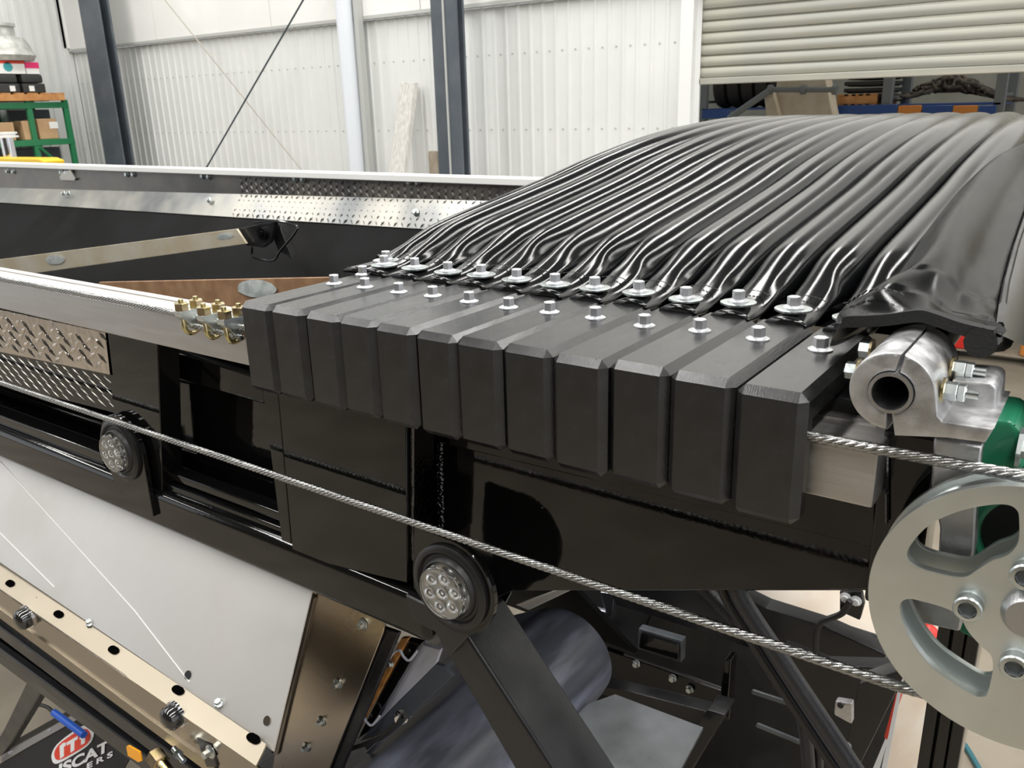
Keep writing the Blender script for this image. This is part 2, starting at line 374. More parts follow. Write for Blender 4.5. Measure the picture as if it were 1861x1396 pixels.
# yard building seen through the door
b = B(); box(b, -8, 5, 13.5, 13.6, -H, 3.5); box(b, -8, 5, WY+.3, 13.6, 3.5, 3.6); solo('wall_far', b, 'yard_wall', 'drab olive wall of the neighbouring bay behind the shutter', None, kind='structure')
area('bay_light', (-1, 10.5, 3.3), 3, 2, 75, (1, .95, .85))  # overhead area light for the neighbouring bay; no fitting is modelled
RY = 10.0
rk = thing('pallet_rack', (-2.5, RY+.5, -H), 'blue and orange pallet rack standing behind the roller shutter', 'rack')
def zx(px, py, Y=RY): p = aY(px, py, Y); return p
def beam_seg(x0p, x1p, yp, h, mat, nm, lab=None):
    a, c = zx(x0p, yp), zx(x1p, yp); b = B(); box(b, a.x, c.x, RY-.03, RY+.03, a.z-h, a.z, .004); part(nm, b, mat, rk, lab)
for x0p, x1p, m_ in ((1515, 1632, 'rack_blue'), (1634, 1676, 'rack_orange'), (1678, 1732, 'rack_blue'), (1734, 1778, 'rack_orange'), (1780, 1812, 'rack_blue')):
    beam_seg(x0p, x1p, 192, .12, m_, 'beam', 'blue beam segment' if m_ == 'rack_blue' else 'orange beam segment')
beam_seg(1278, 1325, 200, .10, 'rack_blue', 'beam', 'blue beam segment')
for xp in (1276, 1612, 1818):
    a = zx(xp, 170); b = B(); box(b, a.x-.05, a.x+.05, RY, RY+.09, -H, 1.2, .005); box(b, a.x-.05, a.x+.05, RY+.9, RY+1., -H, 1.2, .005)
    for k in range(12): box(b, a.x-.02, a.x+.02, RY+.09, RY+.9, -H+.1+k*.32, -H+.13+k*.32)
    part('upright', b, 'steel_grey', rk)
zs = zx(1560, 192).z
b = B(); box(b, zx(1276, 192).x, zx(1818, 192).x, RY, RY+1., zs-.02, zs); part('shelf_deck', b, 'rack_blue', rk)
# tyres on the shelf, axis along X
x = zx(1282, 170).x; k = 0; zt = zx(1300, 200).z
ordn = ['leftmost', 'second', 'third', 'fourth', 'fifth', 'sixth']
while k < 6:
    b = B(); r = .29; lathe(b, (x, RY+.45, zs+r), (1, 0, 0), [(0.01, .17), (0, .22), (.015, r*.95), (.05, r), (.11, r), (.145, r*.95), (.16, .22), (.15, .17), (.01, .17)], 28)
    solo('tyre', b, 'tyre', 'dark tyre upright on the rack behind the shutter, %s from the left' % ordn[k], 'tyre', 'tyres on the rack shelf'); x += .172; k += 1
# white bag / panel
pb = 9.6
t = thing('bulk_bag', aY(1460, 200, pb)+Vector((0, 0, -1.2)), 'cream padded panel with a clamped strap behind the half open shutter', 'panel')
b = B(); pY(b, [(1412, 140), (1420, 133), (1490, 132), (1500, 142), (1520, 240), (1400, 240)], pb, .25, .02, 2); part('panel_body', b, 'bag_white', t)
b = B(); pY(b, [(1388, 172), (1404, 162), (1425, 240), (1396, 240)], pb-.1, .1, .01); part('side_flap', b, 'bag_white', t)
b = B(); cyl(b, aY(1400, 163, pb-.12), aY(1520, 163, pb-.12), .028, 12)
for xp in (1400, 1460, 1517): cyl(b, aY(xp-4, 163, pb-.12), aY(xp+4, 163, pb-.12), .05, 12)
part('clamp_bar', b, 'steel_grey', t)
b = B(); cyl(b, aY(1398, 165, pb-.15), aY(1325, 215, pb-.15), .035, 10); solo('prop_bar', b, 'steel_grey', 'grey prop bar slanting down left from the cream panel', 'bar')
# pallet and dark crates
def crate_stack(x0p, x1p, n, ytop, ybot):
    a = zx(x0p, ybot); c = zx(x1p, ybot); top = zx(x0p, ytop).z; h = (top-a.z)/n
    for i in range(n):
        b = B(); box(b, a.x, c.x, RY+.1, RY+.9, a.z+i*h+.008, a.z+(i+1)*h-.008, .02, 2); box(b, a.x-.02, c.x+.02, RY+.08, RY+.92, a.z+(i+1)*h-.05, a.z+(i+1)*h-.008, .008)
        solo('crate', b, 'case_black', 'dark plastic crate on the orange pallet, %s of its stack' % ['lowest', 'second from the bottom', 'third from the bottom', 'topmost'][i], 'crate', 'dark crates on the rack')
def pallet(x0, x1, y0, y1, z, label, mat='pallet_wood', n=5):
    t = thing('pallet', ((x0+x1)/2, (y0+y1)/2, z), label, 'pallet')
    for k in range(3):
        yy = y0+(y1-y0-.09)*k/2; b = B(); box(b, x0, x1, yy, yy+.09, z+.018, z+.10, .003)
        part('bearer', b, mat, t)
    for k in range(n):
        xx = x0+(x1-x0-.12)*k/(n-1); b = B(); box(b, xx, xx+.12, y0, y1, z+.10, z+.12, .002); part('deck_board', b, mat, t)
        b = B(); box(b, xx, xx+.12, y0, y1, z, z+.018, .002); part('bottom_board', b, mat, t)
    return t
pallet(zx(1519, 192).x, zx(1592, 192).x, RY+.02, RY+.95, zs, 'orange-brown timber pallet under dark crates on the rack')
crate_stack(1531, 1600, 4, 135, 184)
# heap of old straps
hx = zx(1712, 190); t = thing('strap_heap', (hx.x, RY+.4, zs), 'untidy heap of old brown straps on the right of the rack shelf', 'heap')
b = B(); rnd = random.Random(3)
for k in range(46):
    a0 = rnd.uniform(-.5, .35); pts = []
    for j in range(6):
        u = j/5; xx = a0+u*rnd.uniform(.35, .6); hgt = .27*max(0, 1-(abs(xx)/.55)**1.3)*rnd.uniform(.4, 1); pts.append(Vector((hx.x+xx, RY+.25+rnd.uniform(-.15, .25), zs+.02+hgt)))
    pipe(b, spline(pts, 4), rnd.uniform(.012, .024), 6)
part('tangled_straps', b, 'heap', t, kind='stuff')

# ------------------------------------------------------------------ storage rack along the left wall
GX = -12.5; GD = .95
def g(px, py, X=GX): return aX(px, py, X)
ye, ym, ys_ = g(126, 200).y, g(50, 200).y, g(-60, 200).y
ztop = g(60, 186).z; z2 = g(110, 252).z
gr = thing('storage_rack', (GX-GD/2, (ye+ys_)/2, -H), 'green steel storage rack holding cardboard boxes at the far left', 'rack')
for yy in (ys_, ym, ye-.07):
    for xx in (GX, GX-GD):
        b = B(); box(b, xx-.06, xx, yy, yy+.07, -H, ztop+.03, .003); part('upright', b, 'green_rack', gr)
for zz in (ztop, z2, z2-.95):
    for xx in (GX+.005, GX-GD):
        b = B(); box(b, xx-.03, xx, ys_, ye, zz-.08, zz, .003); part('beam', b, 'green_rack', gr)
    b = B(); box(b, GX-GD, GX-.03, ys_, ye, zz-.02, zz-.005); part('shelf_deck', b, 'green_rack', gr)
b = B(); cyl(b, (GX+.01, ym+.06, z2-.10), (GX+.01, ye-.03, z2-.62), .022, 6); part('brace', b, 'green_rack', gr)
b = B(); box(b, GX-.5, GX-.45, ys_, ye, z2-.9, z2-.12, .01); part('back_panel', b, 'column', gr)
b = B(); box(b, GX-.62, GX-.55, ym, ye, z2+.05, ztop-.09, .01); part('back_panel', b, 'column', gr)
for i, (x0, x1, py) in enumerate(((-30, 34, 222), (47, 74, 219), (75, 112, 215))):
    a, c = g(x0, 250), g(x1, 250); h = g(x1, py).z-z2
    t = thing('cardboard_box', (GX-.25, (a.y+c.y)/2, z2), 'brown cardboard box on the green rack shelf, %s' % ['leftmost behind the upright', 'the narrow middle one', 'rightmost, with a white label'][i], 'box', 'cardboard boxes on the green rack')
    b = B(); box(b, GX-.44, GX-.05, a.y+.01, c.y-.01, z2+.001, z2+h, .006); part('carton', b, 'cardboard', t)
    b = B(); box(b, GX-.27, GX-.22, a.y+.01, c.y-.01, z2+h, z2+h+.002); part('tape', b, 'galv', t)
    if i == 2:
        b = B(); p = g(101, 228); box(b, GX-.052, GX-.046, p.y-.06, p.y+.06, p.z-.04, p.z+.05); part('paper_label', b, 'paper_white', t)
def palletY(x0, x1, y0, y1, z, label):
    t = thing('pallet', ((x0+x1)/2, (y0+y1)/2, z), label, 'pallet')
    for k in range(3):
        xx = x0+(x1-x0-.09)*k/2; b = B(); box(b, xx, xx+.09, y0, y1, z+.018, z+.10, .003); part('bearer', b, 'pallet_wood', t)
    for k in range(7):
        yy = y0+(y1-y0-.12)*k/6; b = B(); box(b, x0, x1, yy, yy+.12, z+.10, z+.12, .002); part('deck_board', b, 'pallet_wood', t)
    return t
palletY(GX-GD+.05, GX+.05, g(-50, 190).y, g(117, 190).y, ztop+.002, 'orange-brown timber pallet on top of the green rack')
zp = ztop+.125
def on_face(x0, x1): return g(x0, 175).y, g(x1, 175).y
for i, (x0, x1) in enumerate(((-10, 40), (45, 86))):
    y0, y1 = on_face(x0, x1); h = .24
    t = thing('equipment_case', (GX-.2, (y0+y1)/2, zp), 'flat black equipment case on the pallet, %s' % ('left one' if i == 0 else 'right one below the pink box'), 'case', 'black cases on the pallet')
    b = B(); box(b, GX-.5, GX, y0, y1, zp, zp+h*.5, .015, 2); part('case_bottom', b, 'case_black', t)
    b = B(); box(b, GX-.495, GX-.005, y0+.01, y1-.01, zp+h*.52, zp+h, .03, 2); part('case_lid', b, 'case_black', t)
    b = B(); q = y1-.14 if i == 0 else y0+.08; box(b, GX-.002, GX+.006, q, q+.07, zp+.02, zp+.09); part('case_label', b, 'paper_white', t)
zc = zp+.242
y0, y1 = on_face(4, 57); hb = g(30, 134).z-g(30, 158).z
t = thing('product_box', (GX-.2, (y0+y1)/2, zc), 'white box with a red top band on the left black case', 'box')
b = B(); box(b, GX-.4, GX-.02, y0, y1, zc, zc+hb, .004); part('carton', b, 'paper_white', t)
b = B(); box(b, GX-.402, GX-.017, y0-.001, y1+.001, zc+hb*.78, zc+hb+.002); part('red_band', b, 'red_print', t)
b = B(); lathe(b, (GX-.02, y0+.16, zc+.09), (1, 0, 0), [(0, .06), (.003, .06), (.003, 0)], 20); part('blue_picture', b, 'teal_print', t)
y0, y1 = on_face(58, 82)
t = thing('product_box', (GX-.2, (y0+y1)/2, zc), 'white box with a bright pink top on the right black case', 'box')
b = B(); box(b, GX-.35, GX-.02, y0, y1, zc, zc+hb*.9, .004); part('carton', b, 'paper_white', t)
b = B(); box(b, GX-.352, GX-.017, y0-.001, y1+.001, zc+hb*.45, zc+hb*.9+.002); part('pink_band', b, 'pink_print', t)
yc = g(14, 110).y; t = thing('wrapped_spool', (GX-.3, yc, zc+hb), 'grey plastic-wrapped spool standing on the red-topped box', 'spool')
b = B(); lathe(b, (GX-.30, yc+.1, zc+hb+.003), (0, 0, 1), [(0, 0), (0, .36), (.07, .40), (.14, .36), (.22, .34), (.30, .28), (.32, .19), (.44, .19), (.44, .21), (.48, .21), (.48, 0)], 24); part('wrap', b, 'plastic_wrap', t)
# yellow tub and filter housing nearer
a, c = aY(-120, 300, 4.6), aY(80, 300, 4.6)
t = thing('yellow_tub', ((a.x+c.x)/2, 4.9, -H), 'yellow moulded cover just above the far hopper rail at the left', 'cover')
b = B(); pY(b, [(-120, 286), (68, 288), (80, 293), (82, 330), (-120, 330)], 4.6, .22, .015, 3); part('cover_top', b, 'yellow', t)
b = B(); zl = aY(0, 330, 4.6).z; box(b, a.x+.05, c.x-.05, 4.62, 4.80, -H, zl, .02); part('tub_body', b, 'case_black', t)
t = thing('filter_housing', aY(15, 285, 4.75), 'chrome cylindrical filter housing standing on the yellow cover', 'filter')
zb_ = aY(15, 286, 4.9).z; a = aY(14, 262, 4.9)
b = B(); lathe(b, (a.x, 4.9, zb_), (0, 0, 1), [(0, .07), (.22, .07), (.22, 0)], 20); part('chrome_body', b, 'chrome', t)
b = B(); lathe(b, (a.x, 4.9, zb_+.22), (0, 0, 1), [(0, 0), (0, .13), (.02, .13), (.02, .1), (.04, .1), (.04, .12), (.06, .12), (.06, 0)], 20); part('flange_head', b, 'white', t)

# ================================================================== SPREADER HOPPER
FY = 3.5
hp = thing('spreader_hopper', (-2.5, 2.2, -1.9), 'black steel spreader hopper body with side panels, folded ledges and a far tread-plate rail', 'hopper')
def fz(px, py): return aY(px, py, FY)
zT = fz(0, 303).z*.5+fz(1000, 326).z*.5; zM = fz(0, 341).z*.5+fz(890, 365).z*.5
print('far rail z', fz(0, 303).z, fz(1000, 326).z, fz(0, 341).z, fz(890, 365).z, fz(0, 368).z, fz(800, 418).z)
def fr_strip(t0, t1, Y0, Y1, mat, name, th=.006, X0=-8.6, X1=.3):
    # t0/t1: (z at X0, z at X1)
    b = B(); A = [(X0, Y0, t0[0]), (X1, Y0, t0[1]), (X1, Y1, t1[1]), (X0, Y1, t1[0])]
    n = (Vector(A[1])-Vector(A[0])).cross(Vector(A[3])-Vector(A[0])).normalized()
    if n.y < 0: n = -n
    prism(b, A, n*th); return part(name, b, mat, hp)
zA = fz(0, 303); zB = fz(1000, 326)
def lin(pA, pB, X): return pA.z+(pB.z-pA.z)*(X-pA.x)/(pB.x-pA.x)
mA, mB = fz(0, 341), fz(890, 365); lA, lB = aY(0, 368, 3.40), aY(800, 418, 3.40)
E0, E1 = -8.6, .3
b = B(); box(b, E0, E1, FY-.03, FY+.08, min(zA.z, zB.z)-.0, max(zA.z, zB.z)+.002, .003); part('rail_cap', b, 'upper_panel', hp, 'pale aluminium cap strip')
ztop_f = min(zA.z, zB.z)
fr_strip((lin(mA, mB, E0), lin(mA, mB, E1)), (ztop_f, ztop_f), FY, FY, 'far_rail_shaded', 'rail_upper_face', .04)
fr_strip((lin(lA, lB, E0), lin(lA, lB, E1)), (lin(mA, mB, E0), lin(mA, mB, E1)), 3.40, FY-.001, 'far_rail_lit', 'rail_sloped_face', .004)
# tread lozenges on far rail
def lozenge(b, c, u, v, n, L, w, h):
    c = Vector(c); q = [c+u*L, c+v*w, c-u*L, c-v*w]; A = [b.verts.new(x) for x in q]; tp = b.verts.new(c+n*h)
    for i in range(4): b.faces.new((A[i], A[(i+1) % 4], tp))
bU, bL = B(), B(); nrm = Vector((0, -1, 0)); sl = None
x = -4.6; step = .048; i = 0
while x < -.9:
    zlo, zhi = lin(mA, mB, x), ztop_f
    for j in range(4):
        z = zhi-.012-(zhi-zlo-.01)*(j+.5)/4.4
        s = 1 if (i+j) % 2 else -1
        lozenge(bU, (x, FY-.0005, z), Vector((.6, 0, .8*s)).normalized(), Vector((-.8*s, 0, .6)).normalized(), nrm, .018, .006, .009)
    z0, z1 = lin(lA, lB, x), lin(mA, mB, x); dd = Vector((0, FY-3.40, z1-z0)); nn = Vector((0, -(z1-z0), FY-3.40)).normalized(); vv = dd.normalized()
    for j in range(5):
        p = Vector((x, 3.40, z0))+dd*((j+.5)/5); s = 1 if (i+j) % 2 else -1
        uu = (Vector((.6, 0, 0))+vv*.8*s).normalized(); ww = nn.cross(uu)
        lozenge(bL, p+nn*.0005, uu, ww, nn, .020, .0065, .011)
    x += step; i += 1
part('tread_pattern', bU, 'far_rail_shaded', hp, kind='stuff'); part('tread_pattern', bL, 'far_rail_lit', hp, kind='stuff')
# bolts on the far rail
def small_bolt(p, n, r, parent, mat='zinc', name='bolt'):
    b = B(); hexbolt(b, b, p, n, r*1.5, r*.5, r, r*.9, 14); return part(name, b, mat, parent)
for px in ((15, 311), (26, 312), (113, 313), (122, 313), (232, 317), (244, 317), (370, 320), (381, 321), (538, 325), (552, 326), (745, 331), (761, 332)):
    small_bolt(fz(*px)+Vector((0, -.001, 0)), (0, -1, 0), .014, hp)
for px in ((116, 352), (125, 352), (380, 364), (756, 386)):
    small_bolt(aY(*px, 3.44), (0, -.9, .4), .013, hp)
b = B(); p = fz(130, 318); prism(b, [aY(108, 322, FY-.02), aY(112, 313, FY-.02), aY(128, 309, FY-.02), aY(137, 324, FY-.02), aY(135, 328, FY-.02), aY(110, 327, FY-.02)], (0, .02, 0)); part('bent_tab', b, 'far_rail_lit', hp)
# liner walls of the hopper
zl0, zl1 = lin(lA, lB, E0), lin(lA, lB, E1)
b = B(); prism(b, [(E0, 3.42, zl0+.01), (-1.1, 3.42, lin(lA, lB, -1.1)+.01), (-1.1, 2.2, -1.75), (E0, 2.2, -1.75)], (0, .01, -.01)); part('far_liner', b, 'liner_black', hp)
b = B(); prism(b, [(E0, 1.05, -.42), (-1.1, 1.05, -.42), (-1.1, 2.2, -1.75), (E0, 2.2, -1.75)], (0, -.01, -.01)); part('near_liner', b, 'liner_black', hp)
b = B()
for px in (205, 620, 640):
    x = aY(px, 470, 3.1).x; cyl(b, (x, 3.405, zl0-.02), (x-.02, 2.25, -1.70), .006 if px != 640 else .003, 6)
part('liner_seam', b, 'black_satin', hp)
b = B(); bw = random.Random(5)
x = -7.9
while x < -1.5:
    w = bw.uniform(.008, .02); box(b, x, x+w, 3.405, 3.42, zl0-.012-bw.uniform(0, .012), zl0+.006); x += bw.uniform(.07, .16)
part('weld_spatter', b, 'weld', hp, kind='stuff')

# near side panels (vertical, facing the camera side)
b = B(); pY(b, [(-260, 520), (1590, 800), (1590, 1073), (930, 1073), (905, 1120), (-260, 850)], 1.035, .008); part('side_sheet', b, 'black_gloss', hp)
# sloping-bottom outer panel on the right
b = B(); pY(b, [(744, 786), (1592, 905), (1584, 1072), (930, 1074), (840, 1120), (744, 1075)], .995, .012, .0012); part('outer_panel', b, 'black_gloss', hp)
b = B(); pY(b, [(744, 770), (1592, 900), (1588, 997), (744, 792)], .985, .012, .002); part('top_flange', b, 'black_gloss', hp)
# plate under the first blocks (nearly square) and its narrow neighbour
b = B(); pY(b, [(503, 690), (738, 760), (740, 1060), (532, 1010)], .908, .05, .0015); part('joint_plate', b, 'black_gloss', hp)
b = B(); pY(b, [(475, 690), (503, 692), (531, 1015), (515, 1008)], .914, .05, .001); part('joint_strip', b, 'black_gloss', hp)
b = B(); pY(b, [(745, 770), (752, 770), (752, 1020), (745, 1018)], .915, .05, .001); part('weld_bead', b, 'weld', hp)
b = B(); wr = random.Random(9)
p0, p1 = aY(799, 795, .993), aY(801, 960, .993)
for k in range(80):
    q = p0.lerp(p1, k/79)+Vector((0, .002, 0)); q = q+Vector((wr.uniform(-.004, .004), 0, 0)); bmesh.ops.create_icosphere(b, subdivisions=2, radius=wr.uniform(.003, .006), matrix=Matrix.Translation(q))
part('weld_run', b, 'weld', hp)
# left post plate, with the lamp bracket below, then recess
b = B(); pY(b, [(190, 600), (286, 622), (296, 905), (222, 885)], .915, .05, .0015); part('post_plate', b, 'black_gloss', hp)
b = B(); pY(b, [(286, 628), (478, 690), (480, 735), (290, 680)], .99, .02, .003); part('top_flange', b, 'black_gloss', hp)
b = B(); pY(b, [(-200, 530), (205, 625), (212, 690), (-200, 600)], .935, .02, .002); part('top_flange', b, 'black_gloss', hp)
# ledges above the lower rail
def ledge(x0, x1, y0, y1, z0, z1, nm='ledge'):
    b = B(); box(b, x0, x1, y0, y1, z0, z1, .004, 2); part(nm, b, 'black_gloss', hp)
xa, xb, xc, xd = aY(-300, 800, .93).x, aY(196, 860, .93).x, aY(280, 890, .93).x, aY(520, 1000, .93).x
ledge(xa, xb, .925, .97, -.775, -.745); ledge(xc, xd, .925, .97, -.79, -.76)
ledge(xc, xd, .935, .97, -.755, -.735)
# bottom longitudinal tube
b = B(); box(b, -3.6, -.84, .905, 1.0, -.868, -.775, .018, 4); part('lower_tube', b, 'black_gloss', hp)
b = B(); pY(b, [(735, 1080), (840, 1130), (858, 1150), (815, 1195), (790, 1150), (745, 1128)], .90, .06, .003); part('gusset', b, 'black_satin', hp)
# checker plates on the left
def checker(name, pix, Y, mat, rows, sp, L, w, h, label, ang):
    t_ = part(name, (lambda bb: (pY(bb, pix, Y, .004), bb)[1])(B()), mat, hp, label)
    return t_
P1 = [(-200, 520), (196, 606), (205, 682), (-200, 598)]
checker('bright_tread_plate', P1, .915, 'tread_bright', 0, 0, 0, 0, 0, 'mirror-bright tread plate', 0)
P2 = [(-200, 590), (205, 668), (216, 752), (150, 735), (-200, 650)]
checker('black_tread_plate', P2, .925, 'black_gloss', 0, 0, 0, 0, 0, 'black painted tread plate', 0)
def inside(p, poly):
    c = False; n = len(poly)
    for i in range(n):
        (x1, y1), (x2, y2) = poly[i], poly[(i+1) % n]
        if (y1 > p[1]) != (y2 > p[1]) and p[0] < (x2-x1)*(p[1]-y1)/(y2-y1)+x1: c = not c
    return c
def lozfield(pix, Y, dx, dz, u, L, w, h, mat, alt=False):
    poly = [(aY(x, y, Y).x, aY(x, y, Y).z) for x, y in pix]; b = B(); u = Vector(u).normalized(); v = Vector((0, -1, 0)).cross(u)
    x0, x1 = min(p[0] for p in poly), max(p[0] for p in poly); z0, z1 = min(p[1] for p in poly), max(p[1] for p in poly)
    j = 0; z = z0
    while z < z1:
        x = x0+(dx/2 if j % 2 else 0); i = 0
        while x < x1:
            uu, v2 = (u, v)
            if alt and (i+j) % 2: uu = Vector((-u.x, 0, u.z)); v2 = Vector((0, -1, 0)).cross(uu)
            if all(inside((x+uu.x*s*L, z+uu.z*s*L), poly) for s in (-1, 1)): lozenge(b, (x, Y-.0003, z), uu, v2, Vector((0, -1, 0)), L, w, h)
            x += dx; i += 1
        z += dz; j += 1
    part('tread_pattern', b, mat, hp, kind='stuff')
lozfield(P1, .915, .040, .017, (1, 0, -.6), .019, .0058, .004, 'tread_bright', True)
lozfield(P2, .925, .046, .0150, (1, 0, -.42), .019, .0019, .0017, 'tread_bar')
# end post at the right below the rail
pr = aY(1592, 900, .93); b = B(); box(b, pr.x, pr.x+.055, .93, 1.0, -.56, -.345, .004, 2); part('end_post', b, 'black_gloss', hp)
b = B(); box(b, pr.x-.10, pr.x+.05, .99, 1.12, -.36, -.335, .004); part('end_gusset', b, 'black_dusty', hp)
b = B(); cyl(b, aY(1612, 830, .925), aY(1612, 950, .925), .002, 6); part('edge_bead', b, 'weld', hp)
# cross bars inside the hopper
t = thing('cross_bar', aY(230, 480, 2.6), 'galvanised flat cross bar with pale weld patches inside the hopper', 'bar')
A0, A1 = aY(430, 416, 3.05), aY(448, 443, 3.05); Bq0, Bq1 = aY(-120, 487, 2.45), aY(-120, 522, 2.45)
b = B(); prism(b, [Bq0, A0, A1, Bq1], (0, .012, 0), .001); part('flat_bar', b, 'galv', t)
def patch(px, py, P, Q, R, w, h, parent, nm='weld_patch'):
    n = (Q-P).cross(R-P).normalized()
    if n.y > 0: n = -n
    c = pp(px, py, P, n)+n*(.016 if px < 420 else .006); b = B(); u = (Q-P).normalized(); v = n.cross(u); rr = random.Random(px)
    A = []; 
    for k in range(22):
        a_ = 2*PI*k/22; s = 1+rr.uniform(-.05, .05); A.append(b.verts.new(c+u*w*s*math.cos(a_)+v*h*s*math.sin(a_)+n*.0008))
    tp = b.verts.new(c+n*.004)
    for k in range(22): b.faces.new((A[k], A[(k+1) % 22], tp))
    part(nm, b, 'zinc_paint', parent, 'pale zinc paint patch')
patch(104, 471, Bq0, A0, Bq1, .085, .03, t); patch(412, 428, Bq0, A0, Bq1, .06, .02, t)
b = B(); pY(b, [(430, 416), (478, 407), (500, 404), (492, 440), (478, 450), (447, 446)], 3.08, .02, .002); part('end_lug', b, 'black_satin', t)
b = B(); q = aY(475, 425, 3.06); cyl(b, q+Vector((0, .02, 0)), q, .035, 20); cyl(b, q+Vector((0, 0, 0)), q-Vector((0, .01, 0)), .016, 6); part('pivot_bolt', b, 'black_gloss', t)
b = B(); pY(b, [(488, 410), (505, 402), (530, 470), (505, 455)], 3.12, .05, .002); part('stay_plate', b, 'black_satin', t)
b = B(); pipe(b, spline([aY(458, 448, 3.04), aY(459, 465, 3.04), aY(470, 471, 3.04), aY(497, 473, 3.04), aY(510, 455, 3.04), aY(535, 425, 3.04), aY(538, 410, 3.06), aY(500, 402, 3.08), aY(462, 404, 3.08)], 6), .006, 8); part('wire_loop', b, 'black_gloss', t)
t = thing('cross_bar', aY(420, 520, 2.0), 'rusty brown flat cross bar with a pale patch, behind the rope clips', 'bar')
Q = [aY(180, 513, 2.0), aY(600, 504, 2.0), aY(620, 560, 2.0), aY(150, 560, 2.0)]
b = B(); prism(b, Q, (0, .012, 0), .001); part('flat_bar', b, 'rusty', t)
patch(468, 524, Q[0], Q[1], Q[3], .115, .034, t)

# ================================================================== NEAR RAIL, BLOCKS
RX1 = -.168
t = thing('track_rail', (-1.8, .93, -.42), 'long pale aluminium box rail running under the black slider blocks', 'rail')
b = B(); box(b, -3.6, RX1, .885, .975, -.421, -.353, .004, 2); part('box_section', b, 'alu', t)
b = B(); box(b, -3.6, RX1-.02, .955, .975, -.353, -.3505); part('edge_strip', b, 'alu', t)
# block boundaries along X at the front face
bx = [v*.85 for v in (-1.3736, -1.2816, -1.1901, -1.1002, -1.0109, -.9202, -.8319, -.7416, -.6502, -.5569, -.4638, -.3703, -.2775)]
ORD = ['first', 'second', 'third', 'fourth', 'fifth', 'sixth', 'seventh', 'eighth', 'ninth', 'tenth', 'eleventh', 'twelfth']
ZT = -.293
def block_bm(w, ch=.0095):
    """L-shaped slider: top slab and front slab, chamfered; origin at its left front top corner"""
    b = B(); prof = [(0, 0), (.285, 0), (.285, -.032), (.026, -.032), (.026, -.154), (0, -.154)]
    prism(b, [(0, y, z) for y, z in prof], (w, 0, 0))
    b.edges.ensure_lookup_table()
    es = []
    for e in b.edges:
        p, q = e.verts[0].co, e.verts[1].co
        outer = all(abs(v.y) < 1e-5 or abs(v.z) < 1e-5 or (abs(v.y-.285) < 1e-5) or abs(v.z+.154) < 1e-5 for v in (p, q))
        inner = all(abs(v.y-.026) < 1e-5 for v in (p, q)) or (abs(p.z+.032) < 1e-5 and abs(q.z+.032) < 1e-5)
        back = all(abs(v.y-.285) < 1e-5 for v in (p, q))
        if outer and not inner and not back: es.append(e)
    bmesh.ops.bevel(b, geom=es, offset=ch, segments=1, affect='EDGES')
    return b
blk = None
rb = random.Random(21)
for i in range(12):
    x0, x1 = bx[i], bx[i+1]; w = x1-x0-.0015
    if i == 11: w = x1-x0
    base = Vector((x0, .85, ZT))
    lab = 'black plastic slider block, %s of the twelve counting from the rope clips' % ORD[i]
    if i == 0: lab = 'black plastic slider block at the left end of the row, next to the rope clips'
    if i == 11: lab = 'black plastic slider block nearest the silver shaft clamp, rope leaving its side'
    t = thing('slider_block', base, lab, 'block', 'slider blocks along the rail')
    dz = rb.uniform(-.0015, .0015); dy = rb.uniform(-.003, .003)
    t.location.z += dz; t.location.y += dy
    bm = block_bm(w); bmesh.ops.translate(bm, verts=bm.verts, vec=base); part('block_body', bm, 'hdpe_top', t, smooth=15)
    for yy, big in ((1.03, False), (1.156, True)):
        cx = (x0+x1)/2-.0005+(.004 if big else .0)
        zz = ZT if not big else ZT+.003
        bw_, bh = B(), B()
        if big:
            bb = B(); lathe(bb, (cx, yy, ZT+.0125), (0, 0, 1), [(0, 0), (0, .0255), (.0025, .0255), (.003, .024), (.003, 0)], 32)
            wz = part('wide_washer', bb, 'zinc', t, 'wide zinc washer')
            zz = ZT+.0155
        hexbolt(bw_, bh, (cx, yy, zz), (0, 0, 1), .0150, .004, .0092, .0125)
        o = part('flange_washer', bw_, 'bolt_white', t); bo = part('bolt_head', bh, 'bolt_white', o, smooth=20)
    if i == 0:
        for (yy, xx) in ((1.118, x0+.022),):
            bw_, bh = B(), B(); hexbolt(bw_, bh, (xx, yy, ZT), (0, 0, 1), .0145, .004, .0092, .0125)
            o = part('flange_washer', bw_, 'bolt_white', t); part('bolt_head', bh, 'bolt_white', o, smooth=20)
        bb = B(); lathe(bb, (x0-.002+.012, 1.195, ZT+.0125), (0, 0, 1), [(0, 0), (0, .0255), (.0025, .0255), (.003, 0)], 32); part('wide_washer', bb, 'zinc', t)
        bw_, bh = B(), B(); hexbolt(bw_, bh, (x0+.010, 1.195, ZT+.0155), (0, 0, 1), .0145, .004, .0092, .0125); o = part('flange_washer', bw_, 'bolt_white', t); part('bolt_head', bh, 'bolt_white', o, smooth=20)

